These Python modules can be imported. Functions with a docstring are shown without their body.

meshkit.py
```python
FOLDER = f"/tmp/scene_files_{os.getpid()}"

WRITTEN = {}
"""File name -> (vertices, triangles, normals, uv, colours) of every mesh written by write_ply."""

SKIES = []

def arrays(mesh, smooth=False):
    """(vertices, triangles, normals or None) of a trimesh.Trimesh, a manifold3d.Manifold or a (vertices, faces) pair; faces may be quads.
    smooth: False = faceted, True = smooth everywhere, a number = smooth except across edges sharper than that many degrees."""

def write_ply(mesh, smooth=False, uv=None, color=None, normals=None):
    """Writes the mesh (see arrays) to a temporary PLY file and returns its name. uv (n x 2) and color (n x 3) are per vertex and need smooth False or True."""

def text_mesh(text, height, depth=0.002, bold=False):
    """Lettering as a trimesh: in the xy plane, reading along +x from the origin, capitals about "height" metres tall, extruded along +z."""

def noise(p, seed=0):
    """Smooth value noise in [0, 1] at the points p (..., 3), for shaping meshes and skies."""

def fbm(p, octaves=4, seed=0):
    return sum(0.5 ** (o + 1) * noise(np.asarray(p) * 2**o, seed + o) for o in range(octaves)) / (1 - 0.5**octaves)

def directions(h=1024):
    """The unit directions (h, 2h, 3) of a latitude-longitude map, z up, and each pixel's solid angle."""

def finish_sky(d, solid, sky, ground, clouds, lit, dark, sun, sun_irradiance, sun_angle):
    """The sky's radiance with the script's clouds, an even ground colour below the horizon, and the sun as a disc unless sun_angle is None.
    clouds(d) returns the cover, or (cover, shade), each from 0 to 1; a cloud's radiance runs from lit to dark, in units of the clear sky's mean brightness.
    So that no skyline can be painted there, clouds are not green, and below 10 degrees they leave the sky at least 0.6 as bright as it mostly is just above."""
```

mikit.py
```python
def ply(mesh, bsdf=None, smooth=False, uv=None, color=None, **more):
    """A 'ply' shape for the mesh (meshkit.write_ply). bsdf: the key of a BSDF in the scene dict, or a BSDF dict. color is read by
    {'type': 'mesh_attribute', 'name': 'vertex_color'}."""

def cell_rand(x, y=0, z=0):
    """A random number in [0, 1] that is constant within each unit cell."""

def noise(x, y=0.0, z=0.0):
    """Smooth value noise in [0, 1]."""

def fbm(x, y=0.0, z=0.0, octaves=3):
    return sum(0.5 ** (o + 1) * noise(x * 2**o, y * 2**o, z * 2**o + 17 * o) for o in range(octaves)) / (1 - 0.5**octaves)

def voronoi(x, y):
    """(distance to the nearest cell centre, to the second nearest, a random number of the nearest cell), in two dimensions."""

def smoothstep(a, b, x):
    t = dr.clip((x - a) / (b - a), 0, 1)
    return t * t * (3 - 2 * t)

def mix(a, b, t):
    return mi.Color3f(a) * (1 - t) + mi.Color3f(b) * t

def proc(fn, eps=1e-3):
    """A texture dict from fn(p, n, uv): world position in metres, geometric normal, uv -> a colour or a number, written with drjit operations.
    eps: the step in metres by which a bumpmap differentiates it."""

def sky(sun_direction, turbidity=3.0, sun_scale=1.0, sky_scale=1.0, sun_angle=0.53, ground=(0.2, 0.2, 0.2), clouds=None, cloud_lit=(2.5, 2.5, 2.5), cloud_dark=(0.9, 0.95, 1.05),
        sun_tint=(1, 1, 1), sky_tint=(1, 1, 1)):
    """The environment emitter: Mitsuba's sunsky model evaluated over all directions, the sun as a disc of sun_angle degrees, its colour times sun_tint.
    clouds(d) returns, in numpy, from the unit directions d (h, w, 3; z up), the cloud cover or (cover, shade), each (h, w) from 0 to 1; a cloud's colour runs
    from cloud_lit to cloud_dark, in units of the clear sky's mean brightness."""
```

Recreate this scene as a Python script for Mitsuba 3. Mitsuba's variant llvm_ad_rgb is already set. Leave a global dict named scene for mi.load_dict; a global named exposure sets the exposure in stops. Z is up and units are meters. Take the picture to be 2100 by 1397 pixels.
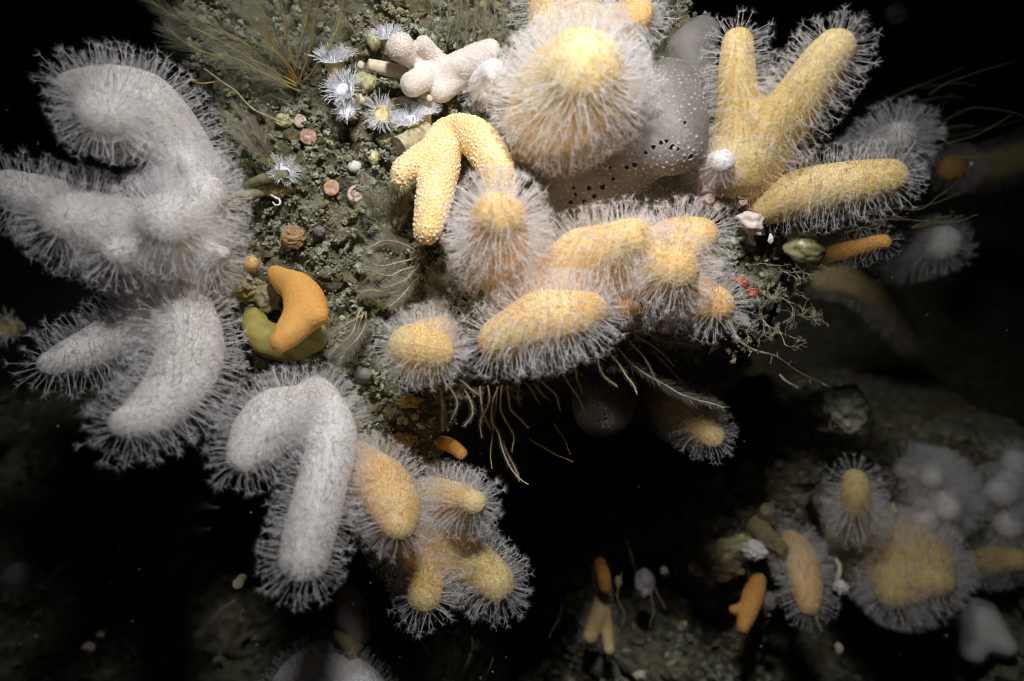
import math, random
import numpy as np
import trimesh
import mitsuba as mi
import drjit as dr
from scipy.spatial import cKDTree
from scipy import ndimage
import mikit, meshkit
from mikit import proc, noise, fbm, smoothstep, mix

# ------------------------------------------------------------------ camera, sky, strobe, exposure
T = mi.ScalarTransform4f
CAM = np.array([0.0, -0.36, 0.0])          # an underwater close-up: the lens is 36 cm from the rock boss
FPX = 1368.0                                # focal length in pixels of the 2100 x 1397 photograph
FOV = math.degrees(2 * math.atan(1050 / FPX))
scene, labels = {}, {}
scene['camera'] = {'type': 'thinlens', 'fov': FOV, 'fov_axis': 'x', 'near_clip': 0.01, 'far_clip': 20.0,
                   'aperture_radius': 0.0025, 'focus_distance': 0.337,
                   'to_world': T().look_at(origin=CAM.tolist(), target=[0, 0, 0], up=[0, 0, 1])}
# deep, dim water: the daylight that reaches here is almost nothing
scene['water_light'] = mikit.sky([0.1, -0.2, 1.0], turbidity=3, sun_scale=0.0, sky_scale=0.004)
exposure = 0.42
STROBE_AT, STROBE_TO = np.array([0.005, -0.358, 0.276]), np.array([0.015, 0.0, 0.045])
STROBE_R, STROBE_POWER = 0.032, 138.0
STROBE_TINT = np.array([1.0, 0.985, 0.975])

rng = np.random.default_rng(7)


def P(px, py, d):
    """The point seen at this photograph pixel at depth d (metres along the optical axis)."""
    return np.array([(px - 1050) / FPX * d, CAM[1] + d, -(py - 698.5) / FPX * d])


def unit(v):
    v = np.asarray(v, float)
    return v / (np.linalg.norm(v, axis=-1, keepdims=True) + 1e-12)


# ------------------------------------------------------------------ materials
def diffuse_proc(fn, rough=0.6, spec=0.3, bump=None):
    b = {'type': 'principled', 'base_color': proc(fn), 'roughness': rough, 'specular': spec}
    if bump:
        b = {'type': 'bumpmap', 'arbitrary': proc(bump[0], eps=bump[2]), 'scale': bump[1], 'bsdf': b}
    return {'type': 'twosided', 'bsdf': b}


def speckle(lo, hi, pale, dark, f_patch=55.0, grain=1300.0, pale_at=0.55, dark_at=0.66):
    lo, hi, pale, dark = map(list, (lo, hi, pale, dark))

    def fn(p, n, uv):
        a = fbm(p.x * f_patch, p.y * f_patch, p.z * f_patch, 3)
        c = mix(lo, hi, smoothstep(0.3, 0.7, a))
        s = noise(p.x * grain, p.y * grain, p.z * grain)
        c = c * (1 - 0.55 * smoothstep(pale_at, pale_at + 0.18, s)) + mi.Color3f(pale) * (0.55 * smoothstep(pale_at, pale_at + 0.18, s))
        q = noise(p.x * grain * 0.62 + 31, p.y * grain * 0.62, p.z * grain * 0.62 + 9)
        w = 0.5 * smoothstep(dark_at, dark_at + 0.1, q)
        return c * (1 - w) + mi.Color3f(dark) * w
    return fn


def grain_bump(f):
    return lambda p, n, uv: noise(p.x * f, p.y * f, p.z * f) * 0.6 + noise(p.x * f * 2.3, p.y * f * 2.3, p.z * f * 2.3) * 0.4


MAT = {}


def mat(name, b):
    scene['matter_' + name] = b
    MAT[name] = 'matter_' + name


SKIN = (grain_bump(800.0), 0.00042, 0.0003)
mat('yellow_flesh', diffuse_proc(speckle((0.82, 0.54, 0.18), (0.86, 0.68, 0.33), (0.91, 0.82, 0.59), (0.55, 0.38, 0.18)), bump=SKIN))
mat('apricot_flesh', diffuse_proc(speckle((0.84, 0.50, 0.17), (0.87, 0.65, 0.32), (0.92, 0.80, 0.58), (0.54, 0.34, 0.2)), bump=SKIN))
mat('olive_flesh', diffuse_proc(speckle((0.72, 0.50, 0.16), (0.79, 0.61, 0.27), (0.87, 0.77, 0.53), (0.42, 0.33, 0.18)), bump=SKIN))
mat('orange_flesh', diffuse_proc(speckle((0.78, 0.37, 0.08), (0.80, 0.44, 0.12), (0.84, 0.52, 0.2), (0.6, 0.22, 0.04), dark_at=0.9), bump=SKIN))
mat('white_flesh', diffuse_proc(speckle((0.70, 0.67, 0.63), (0.82, 0.80, 0.79), (0.91, 0.90, 0.91), (0.40, 0.38, 0.34)), bump=SKIN))
mat('cream_flesh', diffuse_proc(speckle((0.66, 0.56, 0.47), (0.74, 0.67, 0.61), (0.84, 0.81, 0.79), (0.6, 0.44, 0.33), dark_at=0.8), bump=SKIN))
def tissue(rgb, opacity):                  # clear jelly: most of the light goes straight through it, to the eye as to the strobe
    return {'type': 'mask', 'opacity': opacity, 'bsdf': {'type': 'principledthin', 'base_color': {'type': 'rgb', 'value': rgb}, 'roughness': 0.5, 'diff_trans': 0.65}}


mat('polyp_tissue', tissue([0.98, 0.97, 0.985], 0.42))
mat('bead_yellow', diffuse_proc(speckle((0.86, 0.68, 0.40), (0.88, 0.77, 0.53), (0.92, 0.86, 0.72), (0.8, 0.58, 0.3))))
mat('bead_orange', diffuse_proc(speckle((0.78, 0.30, 0.06), (0.8, 0.36, 0.08), (0.86, 0.6, 0.3), (0.7, 0.3, 0.1))))
mat('bead_white', diffuse_proc(speckle((0.70, 0.62, 0.56), (0.78, 0.73, 0.69), (0.86, 0.84, 0.83), (0.64, 0.52, 0.42))))


def rock_fn(p, n, uv):
    a = fbm(p.x * 30, p.y * 30, p.z * 30, 4)
    b = fbm(p.x * 160 + 5, p.y * 160, p.z * 160, 3)
    c = mix([0.10, 0.095, 0.06], [0.25, 0.24, 0.17], smoothstep(0.3, 0.7, b))
    c = mix(c, [0.13, 0.11, 0.045], 0.7 * smoothstep(0.52, 0.72, a))
    g = noise(p.x * 900, p.y * 900, p.z * 900)
    return c * (0.6 + 0.8 * g)


mat('silty_rock', diffuse_proc(rock_fn, rough=0.9, spec=0.1, bump=(grain_bump(500.0), 0.0016, 0.0004)))


def turf_fn(p, n, uv):
    a = fbm(p.x * 45 + 3, p.y * 45, p.z * 45, 3)
    b = noise(p.x * 260, p.y * 260, p.z * 260)
    c = mix([0.22, 0.235, 0.165], [0.48, 0.50, 0.385], smoothstep(0.25, 0.75, b))
    c = mix(c, [0.33, 0.27, 0.10], 0.75 * smoothstep(0.55, 0.72, a))
    k = fbm(p.x * 38 + 70, p.y * 38, p.z * 38, 3)
    c = mix(c, [0.40, 0.30, 0.24], 0.7 * smoothstep(0.60, 0.70, k))
    c = mix(c, [0.20, 0.15, 0.08], 0.7 * smoothstep(0.42, 0.32, k))
    return c * (0.7 + 0.6 * noise(p.x * 1100, p.y * 1100, p.z * 1100))


mat('turf', diffuse_proc(turf_fn, rough=0.95, spec=0.1))


def plain(name, rgb, var=0.18, f=400.0, rough=0.5, spec=0.4, thin=False):
    rgb = list(rgb)

    def fn(p, n, uv):
        return mi.Color3f(rgb) * (1 - var + 2 * var * noise(p.x * f, p.y * f, p.z * f))
    mat(name, diffuse_proc(fn, rough, spec))


def sponge_fn(p, n, uv):
    a = fbm(p.x * 35, p.y * 35, p.z * 35, 3)
    c = mix([0.20, 0.185, 0.165], [0.31, 0.288, 0.275], smoothstep(0.3, 0.7, a))
    g = noise(p.x * 1500, p.y * 1500, p.z * 1500)
    return c * (0.82 + 0.36 * g)


mat('sponge_grey', diffuse_proc(sponge_fn, rough=0.55, spec=0.35, bump=(grain_bump(800.0), 0.0005, 0.0003)))
plain('sponge_dot', (0.42, 0.40, 0.41), f=900)
plain('sponge_rim', (0.33, 0.30, 0.29), f=900)
plain('sponge_yellow', (0.38, 0.33, 0.09), f=250, var=0.25)
plain('squirt_yellow', (0.60, 0.56, 0.30), f=350, var=0.3, rough=0.3)
plain('squirt_pink', (0.66, 0.47, 0.38), f=350, rough=0.35)
plain('squirt_brown', (0.30, 0.25, 0.14), f=250, var=0.3, rough=0.3)
plain('disc_orange', (0.56, 0.31, 0.18), f=700, var=0.35)
plain('cup_brown', (0.42, 0.27, 0.14), f=700, var=0.35)
plain('disc_pink', (0.62, 0.48, 0.42), f=700, var=0.3)
plain('red_crust', (0.55, 0.14, 0.06), f=500, var=0.3)
plain('shell_white', (0.82, 0.80, 0.78), f=500, var=0.1)
plain('shell_cream', (0.76, 0.66, 0.48), f=500, var=0.15)
plain('shell_tan', (0.50, 0.44, 0.28), f=500, var=0.35)
plain('pink_white', (0.80, 0.70, 0.65), f=200, var=0.12)
plain('silt_tube', (0.23, 0.22, 0.13), f=500, var=0.35)
plain('anemone_white', (0.82, 0.83, 0.86), f=600, var=0.08)
plain('anemone_body', (0.50, 0.42, 0.24), f=300, var=0.2)
plain('anemone_disc', (0.68, 0.58, 0.26), f=300, var=0.2)
plain('stem_gold', (0.42, 0.29, 0.07), f=500, var=0.25)
plain('stem_pale', (0.55, 0.46, 0.26), f=500, var=0.2)
plain('stem_dim', (0.30, 0.25, 0.13), f=500, var=0.3)  # stem colour darkened so strands in the dark water look dimly lit
plain('twig_tan', (0.40, 0.36, 0.24), f=500, var=0.3)
mat('plume', {'type': 'principledthin', 'base_color': {'type': 'rgb', 'value': [0.50, 0.50, 0.38]}, 'roughness': 0.6, 'diff_trans': 1.0})
mat('plume_pale', {'type': 'principledthin', 'base_color': {'type': 'rgb', 'value': [0.55, 0.53, 0.46]}, 'roughness': 0.6, 'diff_trans': 1.0})
mat('dark_metal', {'type': 'twosided', 'bsdf': {'type': 'principled', 'base_color': {'type': 'rgb', 'value': [0.02, 0.02, 0.022]}, 'roughness': 0.6}})

# ------------------------------------------------------------------ mesh helpers
used = {}


def numbered(name):
    k = used.get(name, 0)
    used[name] = k + 1
    return name if k == 0 else f'{name}_{k:03d}'


def thing(name, label, cat, group=None):
    key = numbered(name)
    labels[key] = {'label': label, 'category': cat}
    if group:
        labels[key]['group'] = group
    return key


def vnormals(v, f):
    n, fn = np.zeros_like(v), np.cross(v[f[:, 1]] - v[f[:, 0]], v[f[:, 2]] - v[f[:, 0]])
    for k in range(3):
        np.add.at(n, f[:, k], fn)
    return unit(n)


def put(key, v, f, bsdf, normals=None, flat=False, **more):
    v, f = np.asarray(v, float), np.asarray(f, int)
    if normals is None and not flat:
        normals = vnormals(v, f)
    path = meshkit.write_ply((v, f), False, normals=normals)
    scene[key] = {'type': 'ply', 'filename': path, 'face_normals': normals is None, 'bsdf': {'type': 'ref', 'id': MAT[bsdf]}, **more}
    return key


def part(holder, name, v, f, bsdf, stuff=False, label=None, **kw):
    key = numbered(f'{holder}__{name}')
    put(key, v, f, bsdf, **kw)
    if stuff:
        labels[key] = {'kind': 'stuff'}
    if label:
        labels.setdefault(key, {})['label'] = label
    return key


def tubes(pts, radii, sides=4, cap=False):
    """Many tubes at once: pts (n, k, 3), radii broadcast to (n, k)."""
    pts = np.asarray(pts, float)
    if pts.ndim == 2:
        pts = pts[None]
    n, k, _ = pts.shape
    radii = np.broadcast_to(np.asarray(radii, float), (n, k))
    t = unit(np.gradient(pts, axis=1))
    mean = unit(t.mean(1))
    ref = np.where(np.abs(mean[:, 2:]) < 0.8, [[0, 0, 1.0]], [[1.0, 0.13, 0]])
    a = unit(np.cross(t, ref[:, None]))
    b = np.cross(t, a)
    ang = np.arange(sides) * 2 * np.pi / sides
    v = pts[:, :, None] + radii[:, :, None, None] * (np.cos(ang)[:, None] * a[:, :, None] + np.sin(ang)[:, None] * b[:, :, None])
    i, j = np.meshgrid(np.arange(k - 1), np.arange(sides), indexing='ij')
    q = np.stack([i * sides + j, i * sides + (j + 1) % sides, (i + 1) * sides + (j + 1) % sides, (i + 1) * sides + j], -1).reshape(-1, 4)
    f = np.vstack([q[:, [0, 1, 2]], q[:, [0, 2, 3]]])
    if cap:
        v = np.concatenate([v.reshape(n, -1, 3), pts[:, :1], pts[:, -1:]], 1)
        m = k * sides
        jj = np.arange(sides)
        f = np.vstack([f, np.stack([np.full(sides, m), (jj + 1) % sides, jj], 1),
                       np.stack([np.full(sides, m + 1), (k - 1) * sides + jj, (k - 1) * sides + (jj + 1) % sides], 1)])
    else:
        v = v.reshape(n, -1, 3)
    per = v.shape[1]
    return v.reshape(-1, 3), (f[None] + (np.arange(n) * per)[:, None, None]).reshape(-1, 3)


def join(*vf):
    vs, fs, at = [], [], 0
    for v, f in vf:
        vs.append(v)
        fs.append(np.asarray(f) + at)
        at += len(v)
    return np.vstack(vs), np.vstack(fs)


def frames(n, spin):
    """Rotation matrices (m, 3, 3) whose third column is n, spun about it."""
    n = unit(n)
    ref = np.where(np.abs(n[:, 2:]) < 0.9, [[0, 0, 1.0]], [[1.0, 0, 0]])
    a = unit(np.cross(ref, n))
    b = np.cross(n, a)
    c, s = np.cos(spin)[:, None], np.sin(spin)[:, None]
    return np.stack([a * c + b * s, -a * s + b * c, n], -1)


def stamp(v, f, pos, R, scale):
    m = len(pos)
    scale = np.broadcast_to(np.asarray(scale, float).reshape(-1, 1) if np.ndim(scale) < 2 else scale, (m, 3))
    vs = np.einsum('mij,mkj->mki', R, v[None] * scale[:, None, :]) + pos[:, None]
    return vs.reshape(-1, 3), (np.asarray(f)[None] + (np.arange(m) * len(v))[:, None, None]).reshape(-1, 3)


def curve(pts, n=24):
    """Catmull-Rom through points of any dimension."""
    p = np.asarray(pts, float)
    if len(p) == 2:
        return p[0] + np.linspace(0, 1, n)[:, None] * (p[1] - p[0])
    e = np.vstack([2 * p[0] - p[1], p, 2 * p[-1] - p[-2]])
    s = np.linspace(0, len(p) - 1, n)
    i = np.minimum(s.astype(int), len(p) - 2)
    t = (s - i)[:, None]
    a, b, c, d = e[i], e[i + 1], e[i + 2], e[i + 3]
    return 0.5 * (2 * b + (c - a) * t + (2 * a - 5 * b + 4 * c - d) * t ** 2 + (3 * b - a - 3 * c + d) * t ** 3)


def ico(sub):
    m = trimesh.creation.icosphere(subdivisions=sub)
    return np.array(m.vertices), np.array(m.faces)


ICO = {s: ico(s) for s in (0, 1, 2, 3, 4)}


def blob_mesh(c, r, sub=3, amp=0.15, freq=2.2, seed=0, R=None):
    """A lumpy ellipsoid: radii r about c."""
    v, f = ICO[sub]
    w = v * (1 + amp * 2 * (meshkit.fbm(v * freq * 0.7 + seed * 7.3, 2, seed) - 0.5))[:, None]
    w = w * np.broadcast_to(r, 3)
    if R is not None:
        w = w @ R.T
    return w + c, f


def surface_nets(val, lo, h):
    """Vertices and outward-facing triangles of the zero set of val, sampled on a grid (negative inside)."""
    s = val < 0
    nx, ny, nz = val.shape
    corners = [(a, b, c) for a in (0, 1) for b in (0, 1) for c in (0, 1)]
    sub = lambda arr, o: arr[o[0]:nx - 1 + o[0], o[1]:ny - 1 + o[1], o[2]:nz - 1 + o[2]]
    cnt = sum(sub(s, o).astype(np.int8) for o in corners)
    cells = np.argwhere((cnt > 0) & (cnt < 8))
    acc, num = np.zeros((len(cells), 3)), np.zeros(len(cells))
    cv = np.stack([val[tuple((cells + o).T)] for o in corners], 1)
    for i, oa in enumerate(corners):
        for j, ob in enumerate(corners):
            if j > i and sum(abs(x - y) for x, y in zip(oa, ob)) == 1:
                a, b = cv[:, i], cv[:, j]
                on = (a < 0) != (b < 0)
                t = np.where(on, a / np.where(on, a - b, 1), 0)
                p = np.array(oa) + t[:, None] * (np.array(ob) - np.array(oa))
                acc += np.where(on[:, None], p, 0)
                num += on
    v = lo + h * (cells + acc / num[:, None])
    idx = np.full((nx - 1, ny - 1, nz - 1), -1)
    idx[tuple(cells.T)] = np.arange(len(cells))
    faces = []
    for ax in range(3):
        b, c = (ax + 1) % 3, (ax + 2) % 3
        sl0, sl1 = [slice(None)] * 3, [slice(None)] * 3
        sl0[ax], sl1[ax] = slice(0, -1), slice(1, None)
        e = np.argwhere(s[tuple(sl0)] != s[tuple(sl1)])
        e = e[(e[:, b] > 0) & (e[:, c] > 0) & (e[:, b] < val.shape[b] - 1) & (e[:, c] < val.shape[c] - 1)]
        ub, uc = np.eye(3, dtype=int)[b], np.eye(3, dtype=int)[c]
        q = np.stack([idx[tuple(x.T)] for x in (e - ub - uc, e - uc, e, e - ub)], 1)
        inside = s[tuple(e.T)]
        q = np.where(inside[:, None], q, q[:, ::-1])
        faces += [q[:, [0, 1, 2]], q[:, [0, 2, 3]]]
    f = np.vstack(faces)
    return v, f[(f >= 0).all(1)]


def chain_points(ch, fine=4):
    """Photograph joints (px, py, depth, radius px) -> points and radii in metres, smoothly resampled."""
    pts = np.array([[*P(x, y, d), r * d / FPX] for x, y, d, r in ch])
    if len(pts) < 2:
        pts = np.vstack([pts, pts + [0, 1e-4, 0, 0]])
    return curve(pts, max(2, (len(pts) - 1) * fine + 1))


def chain_sdf(p, ch):
    out = np.full(len(p), 9.0, np.float32)
    for a, b in zip(ch[:-1], ch[1:]):
        ab = (b[:3] - a[:3]).astype(np.float32)
        pa = p - a[:3].astype(np.float32)
        t = np.clip(pa @ ab / (ab @ ab + 1e-12), 0, 1)
        q = pa - t[:, None] * ab
        d = np.sqrt(np.einsum('ij,ij->i', q, q)) - (a[3] + t * (b[3] - a[3])).astype(np.float32)
        np.minimum(out, d, out=out)
    return out


def smin(a, b, k):
    h = np.maximum(k - np.abs(a - b), 0) / k
    return np.minimum(a, b) - h * h * k * 0.25


def body_mesh(chains, blend=0.006, h=None, carve=None, lump=0.06, seed=0):
    cs = [chain_points(c) for c in chains]
    allp = np.vstack(cs)
    rmin, rmed = allp[:, 3].min(), np.median(allp[:, 3])
    if h is None:
        h = float(np.clip(rmin * 0.27, 0.0010, 0.0026))
    lo = (allp[:, :3] - allp[:, 3:]).min(0) - 3 * h
    hi = (allp[:, :3] + allp[:, 3:]).max(0) + 3 * h
    n = np.ceil((hi - lo) / h).astype(int) + 1
    g = np.stack(np.meshgrid(*[lo[i] + h * np.arange(n[i]) for i in range(3)], indexing='ij'), -1).reshape(-1, 3).astype(np.float32)
    val = None
    for c in cs:
        d = chain_sdf(g, c)
        val = d if val is None else smin(val, d, blend)
    if carve is not None:
        val = carve(g, val)
    v, f = surface_nets(val.reshape(n), lo, h)
    nrm = vnormals(v, f)
    if lump:
        w = meshkit.fbm(v * 0.55 / rmed + seed * 3.1, 3, seed) - 0.5
        v = v + nrm * (2 * lump * rmed * w)[:, None]
        nrm = vnormals(v, f)
    which = np.argmin(np.stack([chain_sdf(v.astype(np.float32), c) for c in cs]), 0)
    return v, f, nrm, which


def compact(v, f, nrm):
    ids = np.unique(f)
    m = np.full(len(v), -1)
    m[ids] = np.arange(len(ids))
    return v[ids], m[f], nrm[ids]


def scatter(v, f, spacing, seed, keep=None, tries=5):
    """Evenly spread random points on a mesh with at least this spacing: positions, face indices, barycentric normals' faces."""
    r = np.random.default_rng(seed)
    area = 0.5 * np.linalg.norm(np.cross(v[f[:, 1]] - v[f[:, 0]], v[f[:, 2]] - v[f[:, 0]]), axis=1)
    n = int(area.sum() / spacing ** 2 * tries) + 8
    fi = r.choice(len(f), n, p=area / area.sum())
    u = r.random((n, 2))
    u = np.where(u.sum(1, keepdims=True) > 1, 1 - u, u)
    w = np.stack([1 - u.sum(1), u[:, 0], u[:, 1]], 1)
    p = np.einsum('nk,nki->ni', w, v[f[fi]])
    if keep is not None:
        ok = keep(p, fi)
        p, fi, w = p[ok], fi[ok], w[ok]
    near = cKDTree(p).query_ball_point(p, spacing) if len(p) else []
    alive, chosen = np.ones(len(p), bool), []
    for i in range(len(p)):
        if alive[i]:
            chosen.append(i)
            alive[near[i]] = False
    return p[chosen], fi[chosen], w[chosen]


# ------------------------------------------------------------------ polyps
def polyp_variant(seed, open_=1.0, fine=True):
    """One open polyp, its stalk one unit long along +z, with eight tentacles."""
    r = np.random.default_rng(seed)
    bend = r.normal(0, 0.12, 2)
    z = np.linspace(0, 1, 4 if fine else 2)
    st = np.stack([bend[0] * z ** 2, bend[1] * z ** 2, z], -1)
    sv, sf = tubes(st, np.interp(z, [0, .4, .8, 1], [0.021, 0.014, 0.012, 0.021]), 3)
    top = st[-1]
    ang = np.arange(8) * np.pi / 4 + r.normal(0, 0.2, 8)
    reach = r.uniform(0.20, 0.35, 8) * open_
    rise = r.uniform(0.06, 0.32, 8)
    s = np.array([0.03, 0.62, 1.0]) if fine else np.array([0.03, 1.0])
    rad = reach[:, None] * s
    zz = rise[:, None] * s ** 1.5 + r.normal(0, 0.03, (8, len(s)))
    curl = ang[:, None] + r.normal(0, 0.16, (8, 1)) * s
    tp = np.stack([np.cos(curl) * rad, np.sin(curl) * rad, zz], -1) + top
    tv, tf = tubes(tp, np.array([0.0115, 0.0105, 0.0]) if fine else np.array([0.0140, 0.0]), 3)
    v, f = join((sv, sf), (tv, tf))
    ok = np.linalg.norm(np.cross(v[f[:, 1]] - v[f[:, 0]], v[f[:, 2]] - v[f[:, 0]]), axis=1) > 1e-9
    return v, f[ok]


OPEN = (1.0, 1.0, 0.9, 1.15, 0.7, 0.95, 0.8, 1.1)
POLYPS = [polyp_variant(100 + i, o) for i, o in enumerate(OPEN)]
SMALL_POLYPS = [polyp_variant(100 + i, o, False) for i, o in enumerate(OPEN)]
POLYP_FILES = [meshkit.write_ply(p, False) for p in POLYPS]


def polyps_on(holder, v, f, nrm, which, fingers, length, spacing, bare, n_parts, bsdf, seed, jitter=0.16, back=0.7):
    r = np.random.default_rng(seed)
    zones = [(P(x, y, d), 0.62 * R * d / FPX) for x, y, d, R in bare]

    def keep(p, fi):
        ok = nrm[f[fi, 0]][:, 1] < back
        for c, R in zones:                  # most polyps of a contracted patch are drawn in
            dist = np.linalg.norm(p - c, axis=1)
            ok &= (dist > R * r.uniform(0.3, 1.0, len(p))) | (r.random(len(p)) < 0.55)
        return ok
    p, fi, w = scatter(v, f, spacing * 0.425, seed, keep)
    if not len(p):
        return
    n = unit(np.einsum('nk,nki->ni', w, nrm[f[fi]]))
    n = unit(n + r.normal(0, jitter, n.shape) + [0, -0.06, -0.05])
    L = 0.98 * length * r.uniform(0.45, 1.05, len(p))
    for c, R in zones:                      # polyps shorten towards the contracted patches
        dist = np.linalg.norm(p - c, axis=1)
        L *= np.clip(0.22 + 0.78 * (dist - 0.45 * R) / (0.9 * R + 1e-6), 0.14, 1)
    R3, var = frames(n, r.uniform(0, 6.28, len(p))), r.integers(0, len(POLYPS), len(p))
    p = p - n * 0.0004
    order = np.argsort(p[:, 1] + 0.02 * n[:, 1] + r.normal(0, 0.004, len(p)))
    one = np.zeros(len(p), bool)
    one[order[:n_parts]] = True
    for i in np.nonzero(one)[0]:
        m = np.eye(4)
        m[:3, :3], m[:3, 3] = R3[i] * L[i], p[i]
        key = numbered(f'{fingers[which[f[fi[i], 0]]]}__polyp')
        scene[key] = {'type': 'ply', 'filename': POLYP_FILES[var[i]], 'face_normals': True, 'bsdf': {'type': 'ref', 'id': MAT[bsdf]}, 'to_world': T(m)}
    rest = [stamp(*SMALL_POLYPS[k], p[(var == k) & ~one], R3[(var == k) & ~one], L[(var == k) & ~one]) for k in range(len(POLYPS)) if ((var == k) & ~one).any()]
    if rest:
        part(holder, 'polyp_fringe', *join(*rest), bsdf, stuff=True, flat=True)


SEED = [0]


def coral(label, flesh, chains, polyps=True, length=0.0085, spacing=0.0040, bare=(), parts=25, tissue='polyp_tissue', beads=None,
          blend=0.006, group=None, lump=0.12, cat='soft coral', name='soft_coral', bead_space=0.0015, bead_r=0.00085, h=None, back=0.55):
    SEED[0] += 1
    t = thing(name, label, cat, group)
    v, f, nrm, which = body_mesh(chains, blend, h=h, lump=lump, seed=SEED[0])
    fw = which[f[:, 0]]
    fingers = {}
    for k in range(len(chains)):
        if (fw == k).sum() > 12:
            a, b, c = compact(v, f[fw == k], nrm)
            fingers[k] = part(t, 'finger', a, b, flesh, normals=c)
        else:
            fingers[k] = None
    first = next(x for x in fingers.values() if x)
    fingers = {k: x or first for k, x in fingers.items()}
    if polyps:
        polyps_on(t, v, f, nrm, which, fingers, length, spacing, bare, parts, tissue, SEED[0] + 50, back=back)
    if beads:
        p, fi, w = scatter(v, f, bead_space, SEED[0] + 90, lambda p, fi: nrm[f[fi, 0]][:, 1] < 0.6, tries=6)
        n = unit(np.einsum('nk,nki->ni', w, nrm[f[fi]]))
        r = np.random.default_rng(SEED[0])
        s = bead_r * r.uniform(0.5, 1.3, (len(p), 1)) * np.array([[1, 1, 1.0]])
        part(t, 'closed_polyps', *stamp(*ICO[0], p - n * bead_r * 0.25, frames(n, r.uniform(0, 6, len(p))), s), beads, stuff=True)
    return t


# ------------------------------------------------------------------ the strobe that lights the scene, above the frame
ax = unit(STROBE_TO - STROBE_AT)
sb = thing('underwater_strobe', 'black underwater strobe with a round lit front, above the reef', 'strobe')
Rs = frames(ax[None], np.zeros(1))[0]


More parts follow.
